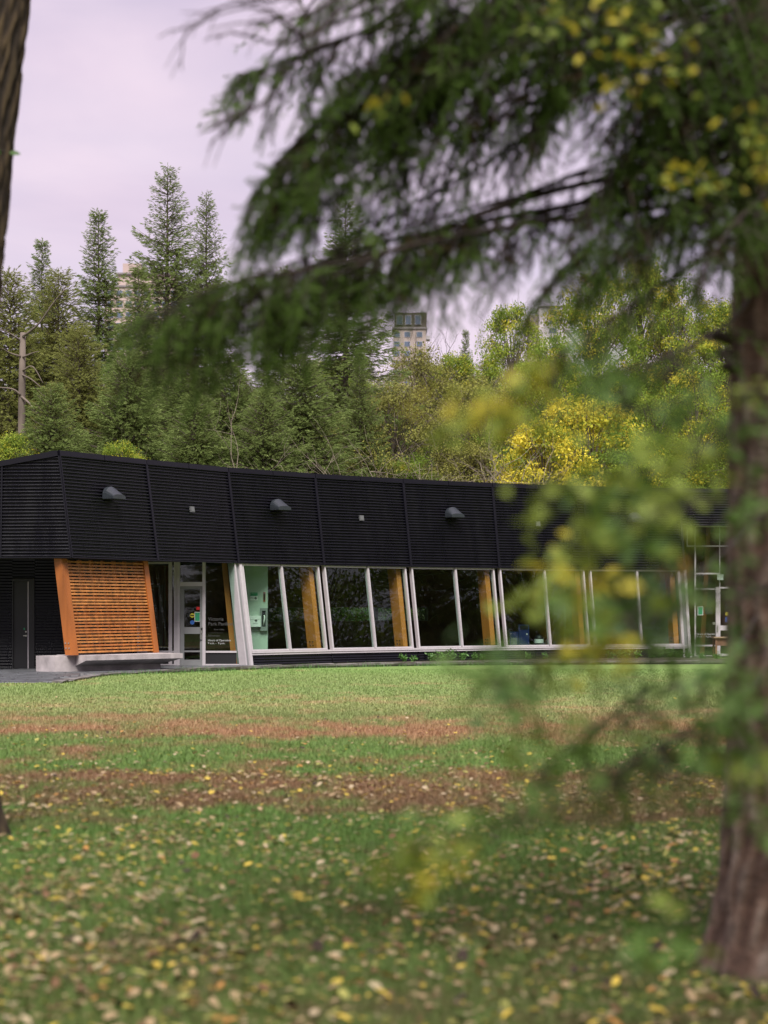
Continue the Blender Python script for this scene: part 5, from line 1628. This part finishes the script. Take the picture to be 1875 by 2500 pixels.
# the 300 leaves that show largest are parts; the rest are joined by colour
LEAVES.sort(key=lambda q: -q[0])
from mathutils import Euler
rest_l = {}
for i, (_s, br, me, f, rot, sc1) in enumerate(LEAVES):
    if i < 300:
        o = bpy.data.objects.new('leaf', me); C.objects.link(o)
        o.parent = br
        o.location = Vector(f) - wloc(br); o.rotation_euler = rot; o.scale = (sc1, sc1, sc1)
    else:
        mx_ = Matrix.Translation(f) @ Euler(rot).to_matrix().to_4x4() @ Matrix.Scale(sc1, 4)
        rest_l.setdefault(me.materials[0], MB()).add([mx_ @ v.co for v in me.vertices], [tuple(p_.vertices) for p_ in me.polygons])
for m_, mb in rest_l.items():
    o = link('foliage', mb.mesh('foliage', True), m_, sap); o['kind'] = 'stuff'
nleaf = len(LEAVES)
# two leaves against the leaning trunk
me = leaf_me['deep'][0]
for (u, v, rz) in ((22, 372, .3), (2, 368, 2.6)):
    o = bpy.data.objects.new('leaf', me); C.objects.link(o); o.parent = at
    o.location = Vector(P(u, v, yA - .35)) - wloc(at); o.rotation_euler = (.9, .2, rz); o.scale = (1.8, 1.8, 1.8)
link('leaf_twig', MB().tube([P(-40, 380, yA - .15), P(-10, 362, yA - .3), P(20, 370, yA - .35)], [.006, .004, .002], 5).mesh('leaf_twig'), M_twig, at)

# ------------------------------------------------------------------ grass blades
rg = np.random.default_rng(71)
def blades(n, y0, y1, hgt, wid, power=1.0):
    y = y0 + (y1 - y0) * rg.random(n) ** power
    half = (U0 + 60) / F * y
    x = rg.uniform(-1, 1, n) * half
    cl = rg.normal(0, 1, (n, 2)) * .01
    base = np.stack([x + cl[:, 0], y + cl[:, 1], np.zeros(n)], 1)
    h = hgt * rg.uniform(.45, 1.3, n); a = rg.uniform(0, 6.28, n); ln = rg.uniform(.15, .8, n)
    tip = base + np.stack([np.cos(a) * h * ln, np.sin(a) * h * ln, h], 1)
    w = wid * rg.uniform(.7, 1.3, n); b = a + 1.57 + rg.normal(0, .5, n)
    sd = np.stack([np.cos(b) * w, np.sin(b) * w, np.zeros(n)], 1)
    V = np.stack([base - sd, base + sd, tip], 1).reshape(-1, 3)
    return V, np.repeat(rg.random(n), 3)
Vs, ts = zip(blades(190000, 6.6, 14, .055, .0026, 1.0), blades(190000, 13, 28, .045, .0042), blades(150000, 27, 48, .035, .007))
V = np.concatenate(Vs); tnt = np.concatenate(ts)
V = V[:, :]
keep = np.ones(len(V) // 3, bool)
bx = V.reshape(-1, 3, 3)[:, 0]
# no grass on the paved corner
pp = np.array([(p[0], p[1]) for p in pat])
for i in np.where((bx[:, 1] > 38) & (bx[:, 0] < 0))[0]:
    if inside(bx[i, 0], bx[i, 1], pp): keep[i] = False
V = V.reshape(-1, 3, 3)[keep].reshape(-1, 3); tnt = tnt.reshape(-1, 3)[keep].ravel()
gme = tri_mesh('grass', V, np.arange(len(V)).reshape(-1, 3), tnt)
o = link('grass', gme, M_blade); o['kind'] = 'stuff'; tag(o, 'short worn lawn grass between the camera and the pavilion', 'grass')

# tufts of longer grass along the patio edge and weeds in the bed
def clump(name, label, p, h, n, group, m, cat, wide=.02, leafy=False, seed=0):
    rng = np.random.default_rng(seed)
    o = thing(name, label, cat, p, group)
    if leafy:
        pos = []; dr = []
        wood = MB()
        for k in range(n):
            a = rng.uniform(0, 6.28); l = h * rng.uniform(.5, 1.1); e = np.array([math.cos(a) * l * .6, math.sin(a) * l * .5, l])
            wood.tube([(0, 0, 0), e * .5 + np.array([0, 0, .02]), e], [.004, .003, .002], 3, False)
            for f in np.linspace(.3, 1, 6): pos.append(e * f + rng.normal(0, .02, 3)); dr.append(rng.normal(0, 1, 3) + np.array([0, 0, .1]))
        pos, dr = np.array(pos), np.array(dr)
        V, T = scatter(LV, LT, pos, frames(dr, rng), rng.uniform(.05, .11, len(pos)))
        me = tri_mesh('foliage', V, T, np.repeat(rng.random(len(pos)), 4)); me.materials.append(m)
        c = bpy.data.objects.new('foliage', me); C.objects.link(c); c.parent = o
        w = wood.mesh('stem'); w.materials.append(m); c = bpy.data.objects.new('stem', w); C.objects.link(c); c.parent = o
    else:
        b = rng.normal(0, wide * 4, (n, 3)) * np.array([1.6, .7, 0]); a = rng.uniform(0, 6.28, n); hh = h * rng.uniform(.4, 1.2, n)
        tip = b + np.stack([np.cos(a) * hh * .5, np.sin(a) * hh * .5, hh], 1); sd = np.stack([-np.sin(a), np.cos(a), 0 * a], 1) * .005
        V = np.stack([b - sd, b + sd, tip], 1).reshape(-1, 3)
        me = tri_mesh('blades', V, np.arange(len(V)).reshape(-1, 3), np.repeat(rng.random(n), 3)); me.materials.append(m)
        c = bpy.data.objects.new('blades', me); C.objects.link(c); c.parent = o
rr = np.random.default_rng(6)
for k in range(30):
    s = 4.5 + k * .55 + rr.uniform(-.2, .2)
    p = epos(s); t2 = epos(s + .1) - p; n2 = np.array([t2[1], -t2[0]]) / np.linalg.norm(t2); p = p + n2 * .06
    clump('grass_tuft', 'tuft of longer grass growing against the edging stones', (p[0], p[1], 0), rr.uniform(.08, .17), 70, 'grass tufts along the edging', M_weed, 'grass', .03, seed=k)
WU = [(945, 1616, .12), (985, 1617, .16), (1010, 1617, .12), (1055, 1615, .22), (1080, 1615, .20), (1105, 1614, .28), (1130, 1614, .24), (1160, 1613, .16), (1180, 1613, .14), (1290, 1611, .12), (1330, 1611, .12), (1375, 1610, .10),
      (1490, 1609, .22), (1510, 1609, .26), (1530, 1609, .24), (1555, 1609, .18), (1590, 1608, .22), (1612, 1608, .27), (1635, 1608, .26), (1655, 1608, .2), (1680, 1608, .16), (1715, 1610, .12), (1750, 1611, .14)]
for k, (u, v, h) in enumerate(WU):
    g0 = ground(u, v)
    clump('weed', 'bright green weed growing in the bed under the ' + ('dark windows of the middle bays' if u < 1250 else 'windows of the blue machines' if u < 1400 else 'last leaning windows' if u < 1700 else 'glazed vestibule'), (g0[0], g0[1], .03), h * 1.1, 16, 'weeds in the planting bed', M_weed, 'weed', leafy=True, seed=50 + k)

# ------------------------------------------------------------------ fallen leaves
FC = dict(tan=((.40, .29, .165), 'pale tan'), cream=((.50, .40, .26), 'cream coloured'), yellow=((.62, .46, .08), 'bright yellow'), orange=((.46, .23, .07), 'orange'), brown=((.16, .085, .045), 'brown'), dark=((.045, .030, .022), 'dark curled'), lime=((.36, .35, .10), 'yellow-green'))
wts = np.array([.29, .12, .13, .04, .26, .06, .10])
keys = list(FC)
fl_me = {}
for k in keys:
    m = mat('fallen_leaf_' + k, FC[k][0], rough=.7, spec=.25, noise=40, noise_amt=.25, transl=.1)
    fl_me[k] = [leaf_mesh('fallen_leaf', m, 1.0, .62 - .1 * s, (.15 + .18 * s + (.5 if k == 'dark' else 0)), .10 + .10 * s, 10 + s) for s in range(3)]
rf = np.random.default_rng(12)
def leaf_density(y):
    return np.interp(y, [6.5, 8.5, 12, 14.2, 15, 17.5, 18.5, 21, 24, 28, 36], [760, 690, 520, 200, 280, 240, 70, 46, 24, 4, .3])
Ls = []
for y0 in np.arange(6.4, 36, .4):
    w = 2 * (U0 + 60) / F * (y0 + .2); n = rf.poisson(leaf_density(y0 + .2) * w * .4)
    Ls.append(np.stack([rf.uniform(-.5, .5, n) * w, rf.uniform(y0, y0 + .4, n)], 1))
Ls = np.concatenate(Ls)
# leaves drift together: thin them by a patchy field, thicker at the foot of the spruce
fld = np.sin(Ls[:, 0] * 1.7 + 1.3 * np.sin(Ls[:, 1] * 1.1)) * np.sin(Ls[:, 1] * 1.4 + .9 * np.sin(Ls[:, 0] * 2.3 + 1)) * .5 + .5
Ls = Ls[rf.random(len(Ls)) < .25 + .75 * fld ** 2.0]
ex = np.stack([TX + rf.normal(-.2, .8, 420), TY + rf.normal(-.3, .6, 420)], 1)
Ls = np.concatenate([Ls, ex[ex[:, 1] > 6.4]])
d_tr = np.hypot(Ls[:, 0] - TX, Ls[:, 1] - TY); Ls = Ls[d_tr > .36]
sizes = (.024 + .055 * rf.random(len(Ls)) ** 1.6) * rf.choice([.8, 1, 1.15], len(Ls))
kind = rf.choice(len(keys), len(Ls), p=wts / wts.sum())
big = np.argsort(-sizes / Ls[:, 1])[:300]
isbig = np.zeros(len(Ls), bool); isbig[big] = True
for i in big:
    k = keys[kind[i]]
    o = bpy.data.objects.new('fallen_leaf', fl_me[k][int(rf.integers(0, 3))]); C.objects.link(o)
    o.location = (Ls[i, 0], Ls[i, 1], rf.uniform(.018, .045)); o.scale = (sizes[i],) * 3
    o.rotation_euler = (rf.normal(0, .16), rf.normal(0, .16), rf.uniform(0, 6.28))
    tag(o, FC[k][1] + ' fallen leaf lying on the near grass', 'leaf', 'larger fallen leaves on the near grass')
rest = np.where(~isbig)[0]
Vr = []; Tr = []; off = 0
st = leaf_mesh('leaf_source', M_soil, 1.0, .6, .22, .14, 3)
sv = np.array([v.co[:] for v in st.vertices]); stt = []
st.calc_loop_triangles(); stt = np.array([t.vertices[:] for t in st.loop_triangles])
bpy.data.meshes.remove(st)
yaw = rf.uniform(0, 6.28, len(rest)); dirs = np.stack([np.cos(yaw), np.sin(yaw), rf.normal(0, .14, len(rest))], 1)
R = frames(dirs, rf, False)
V, T = scatter(sv, stt, np.stack([Ls[rest, 0], Ls[rest, 1], rf.uniform(.015, .04, len(rest))], 1), R, sizes[rest])
order = ['dark', 'brown', 'orange', 'yellow', 'lime', 'tan', 'cream']
tk = np.array([order.index(keys[k]) for k in kind[rest]]) / 6.0
m = mat('fallen_leaf_mix', (.3, .2, .1), rough=.7, spec=.25, transl=.1, tint=[(i / 6.0, FC[k][0]) for i, k in enumerate(order)])
m.node_tree.nodes['Color Ramp'].color_ramp.interpolation = 'CONSTANT'
o = link('leaf_litter', tri_mesh('leaf_litter', V, T, np.repeat(tk + .02, len(sv))), m)
o['kind'] = 'stuff'; tag(o, 'scattered small fallen leaves all over the lawn', 'leaves')
